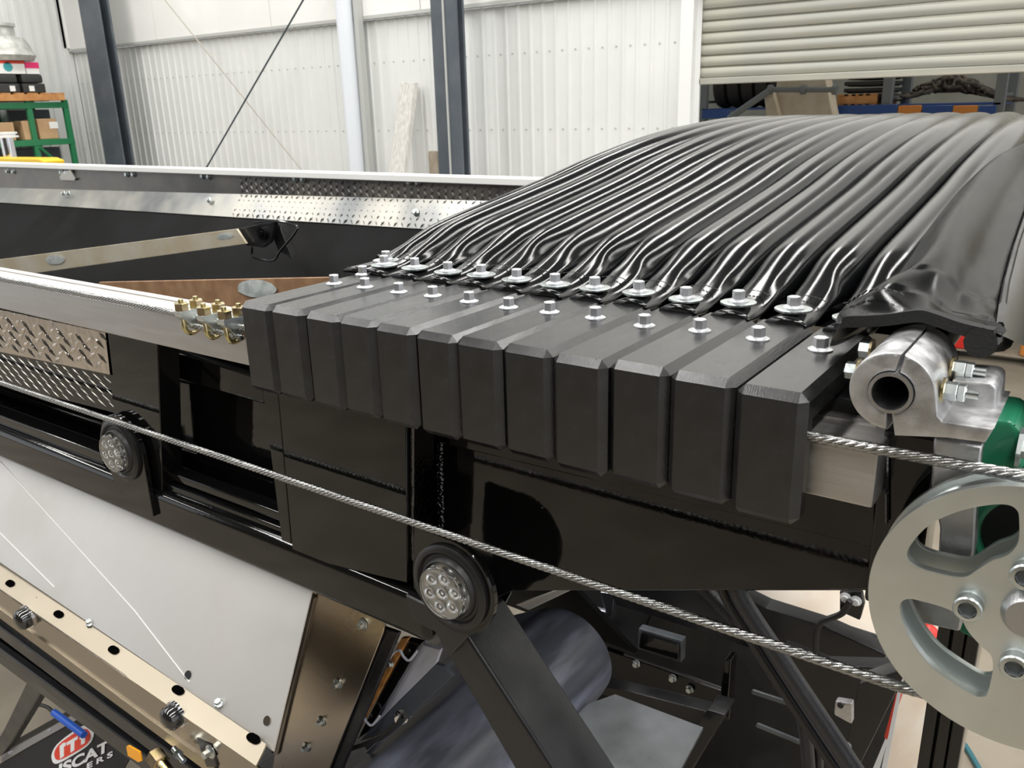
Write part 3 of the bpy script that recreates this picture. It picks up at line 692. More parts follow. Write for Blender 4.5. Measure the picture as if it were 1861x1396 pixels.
# ================================================================== TARP
tp = thing('ribbed_tarp', (-.7, 2.3, -.40), 'glossy black vinyl tarp gathered into arched rib sleeves over the hopper', 'tarp')
ZC = [(1.12, -.286), (1.18, -.285), (1.22, -.276), (1.28, -.262), (1.41, -.255), (1.55, -.232), (1.74, -.202), (1.91, -.162), (2.14, -.124), (2.37, -.103), (2.7, -.095), (3.0, -.110), (3.3, -.18), (3.5, -.30)]
ZC = [(1.12, -.287), (1.19, -.286), (1.24, -.283), (1.30, -.277), (1.41, -.255), (1.55, -.231), (1.74, -.196), (1.91, -.160), (2.14, -.122), (2.37, -.101), (2.7, -.093), (3.0, -.108), (3.3, -.18), (3.5, -.30)]
def apexX(xb): return -.246+(xb+.29)*.93
def sleeve(xb, seed, r0=.0375, wide=1.0):
    rr = random.Random(seed); b = B(); N = 30; prev = None
    xa = apexX(xb); ks = rr.uniform(1.25, 1.31); ph1 = rr.uniform(0, 6.28); ph2 = rr.uniform(0, 6.28); dk = rr.uniform(.35, .75)
    Y = 1.122; ys = []
    while Y < 3.5: ys.append(Y); Y += .008 if Y < 1.45 else .03
    ys.append(3.5)
    for Y in ys:
        t = min(1, max(0, (Y-1.16)/1.3)); s = t*t*(3-2*t); xc = xb+(xa-xb)*s
        u = min(1, max(0, (Y-1.175)/.20)); u = u*u*(3-2*u)            # swelling out of the flattened end
        hw = .029+(r0*wide-.029)*u; hh = .0045+(r0*1.12-.0045)*u
        zc = sinterp(Y, ZC)
        dz = (sinterp(Y+.01, ZC)-sinterp(Y-.01, ZC))/.02; T = Vector((0, 1, dz)).normalized(); Nn = Vector((0, -T.z, T.y))
        ring = []
        curl = math.exp(-((Y-1.16)/.05)**2)
        kink = dk*math.exp(-((Y-ks)/.035)**2); kink2 = .5*dk*math.exp(-((Y-ks-.10)/.05)**2)
        for k in range(N):
            a = 2*PI*k/N; ca, sa = math.cos(a), math.sin(a)
            e = .8 if u > .5 else .9
            X = math.copysign(abs(ca)**.95, ca)*hw; Zs = math.copysign(abs(sa)**.95, sa)*hh
            if sa < 0: Zs *= 1.5; X *= 1-.22*u*(-sa)
            # right flank dent and ridge
            wgt = max(0, math.cos(a-.55))**3
            X -= .010*kink*wgt*u**.5; Zs -= .012*kink*wgt*u**.5
            w2 = max(0, math.cos(a-1.15))**6; Zs += .005*kink*w2
            w3 = max(0, math.cos(a-.1))**4; X += .004*kink2*w3
            wr_ = .0009*u*math.sin(2*a+ph1+Y*2.2)+.0003*u*math.sin(6*a+ph2-Y*3.1)
            fine = .0006*math.exp(-((Y-1.24)/.05)**2)*math.sin(a*9+ph2)
            X += (wr_+fine)*ca; Zs += (wr_+fine)*sa
            # edges curl down beside the washer
            if curl > .02: Zs -= curl*(abs(X)/.031)**3*.014
            ring.append(b.verts.new(Vector((xc+X, Y, zc))+Nn*Zs))
        if prev:
            for k in range(N): b.faces.new((prev[k], prev[(k+1) % N], ring[(k+1) % N], ring[k]))
        else: b.faces.new(ring)
        prev = ring
    b.faces.new(prev); return b
for i in range(12):
    xb = (bx[i]+bx[i+1])/2+.004
    o = part('sleeve', sleeve(xb, 100+i), 'vinyl', tp, smooth=180)
    # stitching across the flattened end
    b = B(); n = 9
    for k in range(n):
        u0 = -.028+.056*(k+.15)/n; u1 = u0+.0042
        z = lambda u: sinterp(1.205, ZC)+.0105+.004*(1-(u/.028)**2)
        pipe(b, [(xb+u0, 1.207+.010*(1-(u0/.03)**2), z(u0)), (xb+u1, 1.207+.010*(1-(u1/.03)**2), z(u1))], .0011, 5)
    part('stitching', b, 'stitch', o, kind='stuff')
xb0 = bx[0]+.005
part('sleeve', sleeve(xb0-.01, 88, .030), 'vinyl', tp, smooth=180)
# fabric valleys below the sleeves
b = B(); prev = None; Y = 1.20
while Y <= 3.49:
    z = sinterp(Y, ZC)-.046-(0 if Y > 1.35 else -.022*(1.35-Y)/.15)
    t_ = min(1, max(0, (Y-1.16)/1.3)); s = t_*t_*(3-2*t_); X0 = -1.17+(apexX(-1.17)+1.17)*s; X1 = -.20+(apexX(-.20)+.20)*s
    row = [b.verts.new((X0+(X1-X0)*k/48, Y, z)) for k in range(49)]
    if prev:
        for k in range(48): b.faces.new((prev[k], prev[k+1], row[k+1], row[k]))
    prev = row; Y += .03
part('valley_fabric', b, 'vinyl', tp, smooth=180)
# hem line with stitches at the left end
b = B(); pts = []
for Y in [1.21+.03*k for k in range(26)]:
    t_ = min(1, max(0, (Y-1.16)/1.3)); s = t_*t_*(3-2*t_); X0 = bx[0]-.018+(apexX(bx[0]-.018)-bx[0]+.018)*s
    pts.append(Vector((X0-.008, Y, sinterp(Y, ZC)+.004)))
pipe(b, pts, .006, 8); part('hem', b, 'vinyl', tp)
b = B()
for k in range(60):
    i0 = k/60*24; i = int(i0); p = pts[i].lerp(pts[i+1], i0-i); q = pts[i].lerp(pts[i+1], min(1, i0-i+.2)); pipe(b, [p+Vector((0, 0, .006)), q+Vector((0, 0, .006))], .0012, 5)
part('stitching', b, 'rope', tp, kind='stuff')
# wide end panel with the thick flap over the clamp
P_l, P_m, P_r = aY(1532, 580, .985), aY(1668, 569, .955), aY(1808, 602, .95)
SEC = []   # (Y, [ (x, z) across from left edge to right edge, top surface ])
def sec(Y, pts): SEC.append((Y, pts))
ncs = 33
def smooth_cs(pts, n=ncs):
    P = spline([Vector((x, 0, z)) for x, z in pts], 12); m_ = len(P)-1
    return [P[round(i*m_/(n-1))] for i in range(n)]
def pz(px, py, Y): q = aY(px, py, Y); return (q.x, q.z)
sec(.955, [pz(*q, .955) for q in ((1531, 584), (1538, 577), (1570, 576), (1615, 573), (1650, 568), (1676, 566), (1705, 574), (1745, 588), (1790, 599), (1807, 602))])
for Y, Sp, Rp, lift in ((1.02, (1560, 545), (1812, 585), .020), (1.1, (1630, 508), (1815, 555), .022), (1.2, (1672, 465), (1822, 515), .020), (1.4, (1712, 400), (1840, 450), .016), (1.7, (1762, 335), (1868, 370), .014), (2.1, (1822, 265), (1900, 300), .010), (2.6, (1868, 222), (1930, 250), .008)):
    sx, sz = pz(*Sp, Y); rx, rz = pz(*Rp, Y); L_ = lambda k, o: (sx+(rx-sx)*k, sz+(rz-sz)*k+o)
    sec(Y, [(sx-.026, sz-.060), (sx-.020, sz-.020), (sx-.004, sz-.001), L_(.14, lift*.85), L_(.32, lift*1.15), L_(.50, lift*.85), L_(.66, lift*.35), L_(.83, lift*.12), (rx, rz), (rx+.006, rz-.03)])
sec(3.5, [(x, z-.2) for x, z in SEC[-1][1]])
b = B(); CS = [(Y, smooth_cs(p)) for Y, p in SEC]; grid = []
for i in range(len(CS)-1):
    n = 10
    for k in range(n):
        t_ = k/n; y0, A = CS[i]; y1, C = CS[i+1]; Am = CS[max(i-1, 0)]; Cm = CS[min(i+2, len(CS)-1)]
        row = []
        for j in range(ncs):
            a, c = A[j], C[j]; h = y1-y0
            m1 = (c-Am[1][j])/(y1-Am[0]); m2 = (Cm[1][j]-a)/(Cm[0]-y0)
            v = a*(2*t_**3-3*t_**2+1)+m1*h*(t_**3-2*t_**2+t_)+c*(-2*t_**3+3*t_**2)+m2*h*(t_**3-t_**2)
            wob = .0022*math.sin(j*.9+y0*9+t_*3)*math.exp(-((y0+t_*h-1.06)/.09)**2)
            row.append(b.verts.new((v.x, y0+h*t_, v.z+wob)))
        grid.append(row)
grid.append([b.verts.new((p.x, CS[-1][0], p.z)) for p in CS[-1][1]])
for r0_, r1_ in zip(grid, grid[1:]):
    for j in range(ncs-1): b.faces.new((r0_[j], r0_[j+1], r1_[j+1], r1_[j]))
bmesh.ops.solidify(b, geom=list(b.faces), thickness=.003)
part('end_panel', b, 'vinyl', tp, smooth=180)
# thick edge band of the flap
cs = CS[0][1]; b = B(); A = []
for j, p in enumerate(cs):
    A.append([b.verts.new((p.x, .951, p.z+.002)), b.verts.new((p.x, .951, p.z-.011)), b.verts.new((p.x, .975, p.z-.013)), b.verts.new((p.x, .975, p.z))])
for q, w in zip(A, A[1:]):
    for k in range(4): b.faces.new((q[k], q[(k+1) % 4], w[(k+1) % 4], w[k]))
b.faces.new(A[0]); b.faces.new(A[-1][::-1]); part('flap_edge', b, 'vinyl_edge', tp)
b = B(); pr_ = cs[-1]; pipe(b, [(pr_.x-.010, .948, pr_.z-.012), (pr_.x-.008, .99, pr_.z-.014), (pr_.x-.004, 1.05, pr_.z-.03)], .016, 12); pipe(b, [(pr_.x-.06, .955, pr_.z-.022), (pr_.x-.058, 1.02, pr_.z-.025)], .008, 8); part('rolled_corner', b, 'vinyl_edge', tp)
b = B()
ss = [pp(x, y, (0, 1.0, 0), (0, 1, 0)) for x, y in ((1574, 538), (1590, 543), (1610, 552), (1628, 562), (1634, 572))]
for Y, c0, c1 in ((1.015, 6, 16),):
    for k in range(c0, c1):
        p = CS[1][1][k]; q = CS[1][1][k+1]; pipe(b, [(p.x, Y+(k-6)*-.004, p.z+.0022), (p.x+(q.x-p.x)*.6, Y+(k-6)*-.004-.002, q.z+.0022)], .0012, 5)
part('stitching', b, 'stitch', tp, kind='stuff')
# side skirt to the right with a seam
b = B(); pv = None
for Y, Rp in ((.975, (1805, 602)), (1.1, (1815, 555)), (1.2, (1822, 515)), (1.4, (1840, 450)), (1.7, (1868, 370)), (2.1, (1900, 300))):
    x, z = pz(*Rp, Y); row = [b.verts.new((x+(0, .03, .055, .06)[k], Y, z-(0, .012, .05, .16)[k])) for k in range(4)]
    if pv:
        for k in range(3): b.faces.new((pv[k], pv[k+1], row[k+1], row[k]))
    pv = row
part('side_skirt', b, 'vinyl', tp)
b = B(); pipe(b, [Vector((pz(*Rp, Y)[0]+.004, Y, pz(*Rp, Y)[1]+.001)) for Y, Rp in ((1.0, (1810, 592)), (1.1, (1815, 555)), (1.2, (1822, 515)), (1.4, (1840, 450)), (1.7, (1868, 370)))], .004, 6); part('seam', b, 'black_satin', tp)

# ================================================================== ROPES
def rope(path, R, name, label, lay=.062, ns=6):
    t = thing(name, path[0], label, 'wire rope'); b = B(); rs = R*.37; off = R*.66
    L = [0]
    for p, q in zip(path, path[1:]): L.append(L[-1]+(q-p).length)
    tot = L[-1]; n = int(tot/.0055)
    def at(s):
        for i in range(len(L)-1):
            if s <= L[i+1] or i == len(L)-2:
                k = (s-L[i])/(L[i+1]-L[i]); return path[i].lerp(path[i+1], k), (path[i+1]-path[i]).normalized()
    P = [at(tot*k/n) for k in range(n+1)]
    for j in range(ns):
        pts = []
        for k, (p, d) in enumerate(P):
            u, v = frame_of(d); a = 2*PI*(j/ns+tot*k/n/lay); pts.append(p+(u*math.cos(a)+v*math.sin(a))*off)
        pipe(b, pts, rs, 6)
    pipe(b, [p for p, d in P[::4]], R*.5, 6)
    part('strands', b, 'rope', t, smooth=60); return t
WC = Vector((-.0155, .870, -.484)); RR = .1405      # wheel centre, plate radius
RP = RR-.006
up_path = [Vector((-3.4, .886, -.3462)), Vector((-1.55, .884, -.3462)), Vector((-1.22, .872, -.3475)), Vector((-.60, .872, -.3475)), Vector((-.235, .871, -.3465)), Vector((-.10, .87, -.3455)), Vector((-.03, .87, WC.z+RP+.0045))]
for k in range(1, 6): a = PI/2-k*.16; up_path.append(WC+Vector((math.cos(a)*(RP+.004), 0, math.sin(a)*(RP+.004))))
rope(up_path, .0062, 'wire_rope', 'galvanised wire rope lying on the rail, through the blocks and onto the pulley wheel')
zr = aY(520, 870, .87).z
low = [Vector((-3.4, .87, zr+.006)), Vector((-1.3, .87, zr)), Vector((-.30, .87, zr-.006)), aY(1640, 1250, .87)]
for k in range(0, 9): a = -PI/2-.35+k*.1; low.append(WC+Vector((math.cos(a)*RP, 0, math.sin(a)*RP)))
rope(low, .0062, 'wire_rope', 'lower galvanised wire rope crossing in front of the black panels and lamps')

# rope clips
def clip(base, lab):
    t = thing('rope_clip', base, lab, 'rope clip', 'rope clips beside the first block')
    B0 = Vector(base); r = .0150
    b = B(); pts = []
    for k in range(13): a = PI+PI*k/12; pts.append(B0+Vector((0, math.cos(a)*r, -.020+math.sin(a)*r)))
    pipe(b, [B0+Vector((0, -r, .028)), B0+Vector((0, -r, 0))]+pts+[B0+Vector((0, r, 0)), B0+Vector((0, r, .028))], .0046, 10); part('u_bolt', b, 'gold_zinc', t)
    b = B(); prism(b, [B0+Vector((-.010, y, z)) for y, z in ((-.026, .010), (.026, .010), (.025, 0), (.014, -.010), (.006, -.024), (-.006, -.024), (-.014, -.010), (-.025, 0))], (.020, 0, 0), .002, 2); part('saddle', b, 'zinc', t)
    for s in (-1, 1):
        b = B(); cyl(b, B0+Vector((0, s*r, .010)), B0+Vector((0, s*r, .0235)), .0128, 6, bev=.0012); nu = part('nut', b, 'gold_zinc', t, smooth=20)
        b = B(); lathe(b, B0+Vector((0, s*r, .0235)), (0, 0, 1), [(0, .0045), (.005, .0045), (.0062, .0035), (.0062, 0)], 12); part('stud_end', b, 'gold_zinc', nu)
for k, (px, py) in enumerate(((345, 567), (386, 578), (424, 590))):
    p = aY(px, py, .869); clip((p.x, .869, -.3385), 'gold and silver rope clip beside the slider blocks, %s' % ['furthest from the blocks', 'middle of the three', 'touching the first block'][k])
rt_ = [aY(338, 590, .868)+Vector((-.005, 0, 0)), aY(360, 594, .868), aY(400, 604, .868), aY(440, 614, .868)]
rope(rt_, .0055, 'wire_rope_tail', 'short frayed return end of wire rope held under the rope clips')

# ================================================================== PULLEY WHEEL
wh = thing('pulley_wheel', WC, 'zinc plated pulley wheel with cut-out windows at the lower right', 'wheel')
def P2d(px, py): p = aY(px, py, .845); return (p.x-WC.x, p.z-WC.z)
outer = [(RR*math.cos(2*PI*k/120), RR*math.sin(2*PI*k/120)) for k in range(120)]
def sm2(pts, n=6):
    P = [Vector((x, y, 0)) for x, y in pts]; m_ = len(P); o = []
    for i in range(m_):
        p0, p1, p2, p3 = P[i-1], P[i], P[(i+1) % m_], P[(i+2) % m_]
        for k in range(n):
            t = k/n; q = .5*((2*p1)+(p2-p0)*t+(2*p0-5*p1+4*p2-p3)*t*t+(3*p1-p0-3*p2+p3)*t**3); o.append((q.x, q.y))
    return o
w1 = [P2d(*q) for q in ((1649, 1010), (1657, 988), (1690, 954), (1742, 930), (1794, 919), (1830, 918), (1848, 928), (1852, 946), (1850, 985), (1832, 1008), (1800, 1020), (1775, 1036), (1750, 1049), (1706, 1042), (1665, 1029))]
w2 = [P2d(1461+x/3.877, 1036+y/3.877) for x, y in ((675, 265), (695, 222), (740, 206), (800, 215), (950, 255), (1060, 300), (1110, 350), (1160, 440), (1250, 540), (1320, 610), (1330, 700), (1312, 800), (1290, 880), (1245, 895), (1190, 880), (1060, 800), (900, 680), (780, 530), (700, 380))]
def rot2(pts, a): return [(x*math.cos(a)-y*math.sin(a), x*math.sin(a)+y*math.cos(a)) for x, y in pts]
holes = [sm2(w1, 4), sm2(w2, 4), sm2(rot2(w2, PI), 4), sm2(rot2(w1, PI), 4)]
part('front_plate', flat_with_holes(outer, holes, (WC.x, .850, WC.z), (1, 0, 0), (0, 0, 1), .010, .0008), 'zinc_plate', wh, smooth=30)
part('back_plate', flat_with_holes(outer, holes, (WC.x, .890, WC.z), (1, 0, 0), (0, 0, 1), .008, .0008), 'zinc_plate', wh, smooth=30)
b = B(); n_ = 96
lathe(b, (WC.x, .855, WC.z), (0, 1, 0), [(0, .0905), (0, RP), (.009, RP-.006), (.022, RP-.006), (.031, RP), (.031, .1255), (0, .1255)] if False else [(0, .128), (0, RP-.001), (.009, RP-.007), (.022, RP-.007), (.031, RP-.001), (.031, .128), (0, .128)], n_)
part('groove_ring', b, 'zinc', wh)
hb_ = aY(1862, 1112, .845); b = B(); lathe(b, (WC.x+.004, .845, hb_.z), (0, -1, 0), [(-.06, .022), (0, .024), (.006, .024), (.012, .021), (.014, .019), (.014, 0)], 36); part('hub_pin', b, 'alu_cut', wh)
for px, py in ((1762, 1098), (1846, 1203), (1866, 1040)):
    c = aY(px, py, .845); c = Vector((c.x, .845, c.z)); b = B()
    lathe(b, c, (0, -1, 0), [(0, .0130), (.002, .0135), (.012, .0135), (.0135, .0122), (.014, .0085)], 28); cs_ = part('cap_screw', b, 'zinc', wh)
    b = B(); cyl(b, c+Vector((0, -.014, 0)), c+Vector((0, -.006, 0)), .0085, 6, cap=False); b2 = [v for v in b.verts if v.co.y > c.y-.007]; b.faces.new(b2); part('hex_socket', b, 'steel_grey', cs_, smooth=20)

# ================================================================== SHAFT CLAMP
ck = thing('shaft_clamp', aY(1620, 790, .86), 'split cast aluminium clamp gripping a pipe end, below the tarp flap', 'clamp')
CY = .855; CYb = .985
cc = aY(1619, 713, CY); c2 = (cc.x, cc.z)
Rb = abs(aY(1657, 713, CY).x-aY(1580, 713, CY).x)/2; Ro = Rb*2.08
print('clamp', cc, Rb, Ro)
def arcp(r, a0, a1, n): return [(c2[0]+r*math.cos(a0+(a1-a0)*k/n), c2[1]+r*math.sin(a0+(a1-a0)*k/n)) for k in range(n+1)]
g_ = .035; a_top = math.radians(80); a_bot = math.radians(-88)
left = arcp(Ro, a_top+g_, 2*PI+a_bot-g_, 28)+arcp(Rb*1.10, 2*PI+a_bot-.08, a_top+.08, 20)
b = flat_with_holes([(x, z) for x, z in left], [], (0, (CY+CYb)/2, 0), (1, 0, 0), (0, 0, 1), CYb-CY, .003); part('left_half', b, 'alu_cast', ck, smooth=35)
def c3(px, py): p = aY(px, py, CY); return (p.x, p.z)
right = arcp(Ro, a_top-g_, math.radians(12), 14)+[c3(1704, 757), c3(1712, 766), c3(1806, 780), c3(1790, 806), c3(1720, 797), c3(1625, 793)]+arcp(Rb*1.10, a_bot+.08, a_top-.08, 20)
b = flat_with_holes(right, [], (0, (CY+CYb)/2, 0), (1, 0, 0), (0, 0, 1), CYb-CY, .003); part('right_half', b, 'alu_cast', ck, smooth=35)
b = B(); lathe(b, (c2[0], CY-.004, c2[1]), (0, 1, 0), [(0, Rb*.90), (0, Rb*1.08), (.6, Rb*1.08), (.6, Rb*.90), (0, Rb*.90)], 40); part('pipe_end', b, 'alu_cut', ck)
b = B(); bs_ = Vector((c2[0], CY+.3, c2[1])); cyl(b, bs_, bs_+Vector((0, .01, 0)), Rb*.92, 24); part('pipe_plug', b, 'rubber', ck)
b = B(); pY(b, [(1722, 800), (1728, 690), (1800, 696), (1812, 704), (1808, 775), (1790, 806)], CY+.06, .07, .004, 2); part('foot_lug', b, 'alu_cast', ck)
# clamp bolts through the sides
for (px, py, yy, s) in ((1541, 672, .900, -1), (1566, 634, .955, -1), (1737, 712, .880, 1), (1752, 672, .935, 1)):
    c = aY(px, py, yy); n = Vector((s, 0, .0)); b = B()
    c = c - n*.012
    lathe(b, c, n, [(0, 0), (0, .0125), (.0025, .0125), (.0025, 0)], 20); gw = part('gold_washer', b, 'gold_zinc', ck)
    b = B(); cyl(b, c+n*.0025, c+n*.014, .0095, 6, bev=.001)
    if s > 0: cyl(b, c+n*.0145, c+n*.021, .009, 6, bev=.001); cyl(b, c+n*.021, c+n*.032, .0045, 12)
    part('hex_nut', b, 'zinc', gw, smooth=20)
# post behind the rope and wheel
b = B(); pY(b, [(1697, 797), (1786, 812), (1776, 880), (1770, 1000), (1744, 1149), (1650, 1128), (1652, 1085), (1703, 1040), (1708, 960), (1692, 880)], .905, .05, .002)
solo('mounting_post', b, 'alu_cast', 'flat aluminium mounting post behind the pulley wheel, under the clamp', 'post')
# green housing
gh = thing('bearing_housing', aY(1850, 1000, .95), 'green nylon bearing housing behind the pulley wheel at the right edge', 'housing')
b = B(); pY(b, [(1784, 760), (1838, 766), (1852, 780), (1856, 870), (1790, 862), (1772, 868)], .92, .09, .006, 2); part('housing_top', b, 'green_nylon', gh)
gc = aY(1872, 985, .93); b = B(); lathe(b, (gc.x, .93, gc.z), (0, 1, 0), [(.05, .046), (0, .046), (-.003, .05), (0, .054), (0, .060), (-.003, .063), (0, .066), (0, .082), (.05, .082), (.05, .046)], 48); part('housing_ring', b, 'green_nylon', gh)
b = B(); lathe(b, (gc.x, .94, gc.z), (0, 1, 0), [(0, 0), (0, .045), (.04, .045)], 32); part('bearing_face', b, 'rubber', gh)
b = B(); pY(b, [(1738, 1085), (1780, 1095), (1775, 1165), (1742, 1150)], .93, .05, .004, 2); part('housing_foot', b, 'green_nylon', gh)
b = B(); q = aY(1850, 812, .915); lathe(b, q, (1, 0, 0), [(0, 0), (0, .02), (.004, .02), (.004, .011), (.02, .011), (.02, 0)], 6); part('nut', b, 'zinc', gh)
# black pole going down
b = B(); a, c = aY(1697, 1200, 1.0), aY(1776, 1200, 1.0)
for k, f_ in enumerate((.0, .34, .68)):
    x0 = a.x+(c.x-a.x)*f_; box(b, x0, x0+(c.x-a.x)*.32, .99+.004*(k % 2), 1.05, -H, -.47, .004, 2)
solo('support_pole', b, 'black_gloss', 'glossy black ribbed support pole standing on the floor behind the wheel', 'pole')
b = B(); q = aY(1681, 1157, 1.3); bmesh.ops.create_uvsphere(b, u_segments=20, v_segments=12, radius=.022, matrix=Matrix.Translation(q))
solo('red_knob', b, 'red', 'red ball knob on a lever glimpsed through the wheel window', 'knob')

# ================================================================== LAMPS
def lamp(px, py, Y, lab, s=1.0, tail=True, w=1.0):
    c = aY(px, py, Y); t = thing('work_lamp', c, lab, 'lamp', 'round lamps on the lower side rail')
    n = Vector((0, -1, 0)); C0 = Vector((c.x, Y, c.z)); 
    # plate: circle merging into the panel above left and tube below
    b = B(); R_ = .062*s; pts = []
    if px > 500:
        for k in range(29): a = math.radians(-120+k*215/28); pts.append(C0+Vector((R_*math.cos(a), 0, R_*math.sin(a))))
        pts += [C0+Vector((-R_*.85, 0, R_*1.05)), C0+Vector((-R_*.98, 0, 0)), C0+Vector((-R_*.98, 0, -R_*.35))]
    else:
        for k in range(25): a = math.radians(-5+k*190/24); pts.append(C0+Vector((R_*math.cos(a), 0, R_*math.sin(a))))
        pts += [C0+Vector((-R_*.70, 0, -R_*1.25)), C0+Vector((R_*1.0, 0, -R_*1.75))]
    prism(b, pts, (0, .012, 0), .0015); part('bracket', b, 'black_gloss', t)
    b = B(); lathe(b, C0, n, [(0, .054*s), (.006, .054*s), (.010, .050*s), (.010, .046*s), (.005, .043*s), (.006, .040*s), (.013, .037*s), (.014, .0355*s), (.010, .034*s), (0, .034*s)], 48); part('rubber_grommet', b, 'rubber', t)
    b = B(); lathe(b, C0, n, [(.004, 0), (.004, .032*s)], 40); lb = part('led_board', b, 'led_base', t)
    for k in range(7):
        r, a = (0, 0) if k == 6 else (.0195*s, k*PI/3+.3)
        q = C0+Vector((r*math.cos(a), 0, r*math.sin(a))); b = B(); lathe(b, q, n, [(.0135, .0085*s), (.008, .006*s), (.0055, .003*s), (.0055, .0), (.007, 0)], 20); part('led_reflector', b, 'led_reflector', lb)
    b = B(); lathe(b, C0, n, [(.008, .0335*s), (.026, .0325*s), (.028, .0305*s), (.0285, 0)], 44)
    lathe(b, C0, n, [(.008, .0322*s), (.0255, .0313*s), (.0268, .0300*s), (.027, 0)], 44); part('clear_lens', b, 'lens', t)
    return t
lamp(820, 1066, .895, 'round clear-lensed lamp in a black rubber ring, nearer one beside the diagonal strut', 1.36)
lamp(221, 818, .895, 'round clear-lensed lamp in a black rubber ring, farther one at the left', 1.30)

# ================================================================== LOWER RIGHT: strut, belt, frames
t = thing('diagonal_strut', aY(850, 1160, .93), 'thick black square diagonal strut running down from the nearer lamp', 'strut')
p0, p1 = aY(790, 1150, .915), aY(933, 1396, .915); q0, q1 = aY(862, 1180, .915), aY(1003, 1396, .915)
dd = (p1-p0); b = B(); A = [p0-dd*.15, q0-dd*.15-(q1-q0)*.0, q0+(q1-q0)*2.6, p0+dd*2.6]; prism(b, A, (0, .115, 0), .007, 3); part('square_tube', b, 'black_satin', t)
# belt conveyor
bc = thing('conveyor', aY(950, 1300, 1.6), 'dark belt conveyor with a rounded end under the hopper', 'conveyor')
C1 = aY(1035, 1185, 1.9); r_ = .155
b = B(); prof = []
for Y in (.70, 1.0, 1.3, 1.6, 1.86, 1.895, 1.9): prof.append((Y, r_ if Y < 1.87 else (r_-.004 if Y < 1.899 else r_-.012)))
lathe(b, (C1.x, 0, C1.z), (0, 1, 0), prof+[(1.9, 0)], 48); part('belt_drum', b, 'belt', bc)
b = B(); box(b, C1.x-.9, C1.x, .75, 1.9, C1.z+r_-.012, C1.z+r_, .003); 
bmesh.ops.rotate(b, verts=b.verts, cent=(C1.x, 0, C1.z), matrix=Matrix.Rotation(math.radians(-30), 3, 'Y')); part('belt_run', b, 'belt', bc)
# smooth grey deck plate, black frame pieces
b = B(); pl_ = [aZ(x, y, -1.62) for x, y in ((1052, 1285), (1118, 1262), (1278, 1322), (1215, 1440), (960, 1470))]; prism(b, pl_, (0, 0, -.01)); solo('deck_plate', b, 'deck_grey', 'smooth grey metal deck plate beyond the diagonal strut', 'plate')
fr = thing('rear_frame', aY(1350, 1200, 1.8), 'black steel rear frame with slots and small bolts under the hopper', 'frame')
def fpoly(pix, Y, t, mat='black_satin', nm='frame_plate', bev=.004, lab=None):
    b = B(); pY(b, pix, Y, t, bev, 2); return part(nm, b, mat, fr, lab)
fpoly([(960, 1060), (1340, 1060), (1390, 1096), (1500, 1128), (1600, 1160), (1640, 1220), (1560, 1700), (900, 1700)], 2.6, .02, 'black_dusty', 'back_plate')
fpoly([(1120, 1100), (1280, 1150), (1600, 1262), (1610, 1190), (1500, 1140), (1390, 1105), (1300, 1060), (1100, 1060)], 2.1, .06, 'black_dusty', 'top_rail')
fpoly([(1100, 1180), (1330, 1262), (1325, 1310), (1290, 1312), (1100, 1250)], 2.05, .02, 'black_gloss', 'bolt_plate')
for q in ((1157, 1206), (1223, 1232), (1254, 1252)):
    b = B(); c = aY(*q, 2.045); hexbolt(b, b, c, (0, -1, 0), .013, .004, .009, .01, 12); part('bolt', b, 'zinc', fr)
fpoly([(1160, 1142), (1240, 1165), (1238, 1205), (1158, 1180)], 2.03, .03, 'deck_grey', 'slot_cover')
fpoly([(1164, 1150), (1233, 1172), (1232, 1200), (1160, 1178)], 2.02, .02, 'black_gloss', 'slot_insert')
fpoly([(1095, 1245), (1290, 1295), (1315, 1300), (1310, 1318), (1285, 1322), (1090, 1262)], 1.9, .05, 'black_satin', 'cross_member')
fpoly([(1285, 1290), (1318, 1300), (1245, 1420), (1205, 1420)], 1.85, .08, 'black_satin', 'side_member')
fpoly([(1316, 1200), (1328, 1200), (1322, 1290), (1306, 1284)], 2.0, .05, 'black_gloss', 'upright')
fpoly([(1366, 1254), (1445, 1280), (1444, 1288), (1364, 1262)], 2.0, .01, 'deck_grey', 'slot_edge')
fpoly([(1375, 1315), (1460, 1350), (1458, 1357), (1372, 1322)], 2.0, .01, 'deck_grey', 'slot_edge')
fpoly([(1090, 1076), (1117, 1080), (1112, 1115), (1105, 1122), (1010, 1095), (1012, 1088), (1100, 1112)], 2.2, .02, 'violet_alu', 'bright_frame')
fpoly([(960, 1110), (1045, 1070), (1025, 1068), (935, 1100)], 1.5, .01, 'stainless', 'bright_angle')
# end gusset frame at right
fpoly([(1560, 1245), (1645, 1215), (1640, 1235), (1560, 1396), (1545, 1420), (1530, 1396)], 1.7, .06, 'black_satin', 'end_gusset')
fpoly([(1420, 1180), (1500, 1210), (1640, 1215), (1640, 1260), (1560, 1310), (1400, 1250)], 1.9, .05, 'black_satin', 'gusset_plate')
# gas strut / thick hose
def tube_thing(name, pix, Y, r, mat, label, cat, n=12, Ys=None):
    pts = [aY(x, y, (Ys[i] if Ys else Y)) for i, (x, y) in enumerate(pix)]; b = B(); pipe(b, spline(pts, 8), r, n); return solo(name, b, mat, label, cat)
tube_thing('hydraulic_hose', [(1335, 1040), (1345, 1085), (1420, 1200), (1500, 1320), (1560, 1410)], 1.02, .013, 'hose', 'thick braided black hose running down right from under the black panel', 'hose')
tube_thing('hydraulic_hose', [(1310, 1040), (1322, 1085), (1392, 1200), (1470, 1320), (1530, 1410)], 1.04, .010, 'black_satin', 'smooth black hose close along the left side of the thick braided hose', 'hose')
tube_thing('cable_bundle', [(1270, 1060), (1300, 1090), (1370, 1165), (1430, 1240), (1460, 1310), (1472, 1420)], 1.2, .011, 'hose', 'black cable bundle left of the hoses, curving down to the frame edge', 'cable')
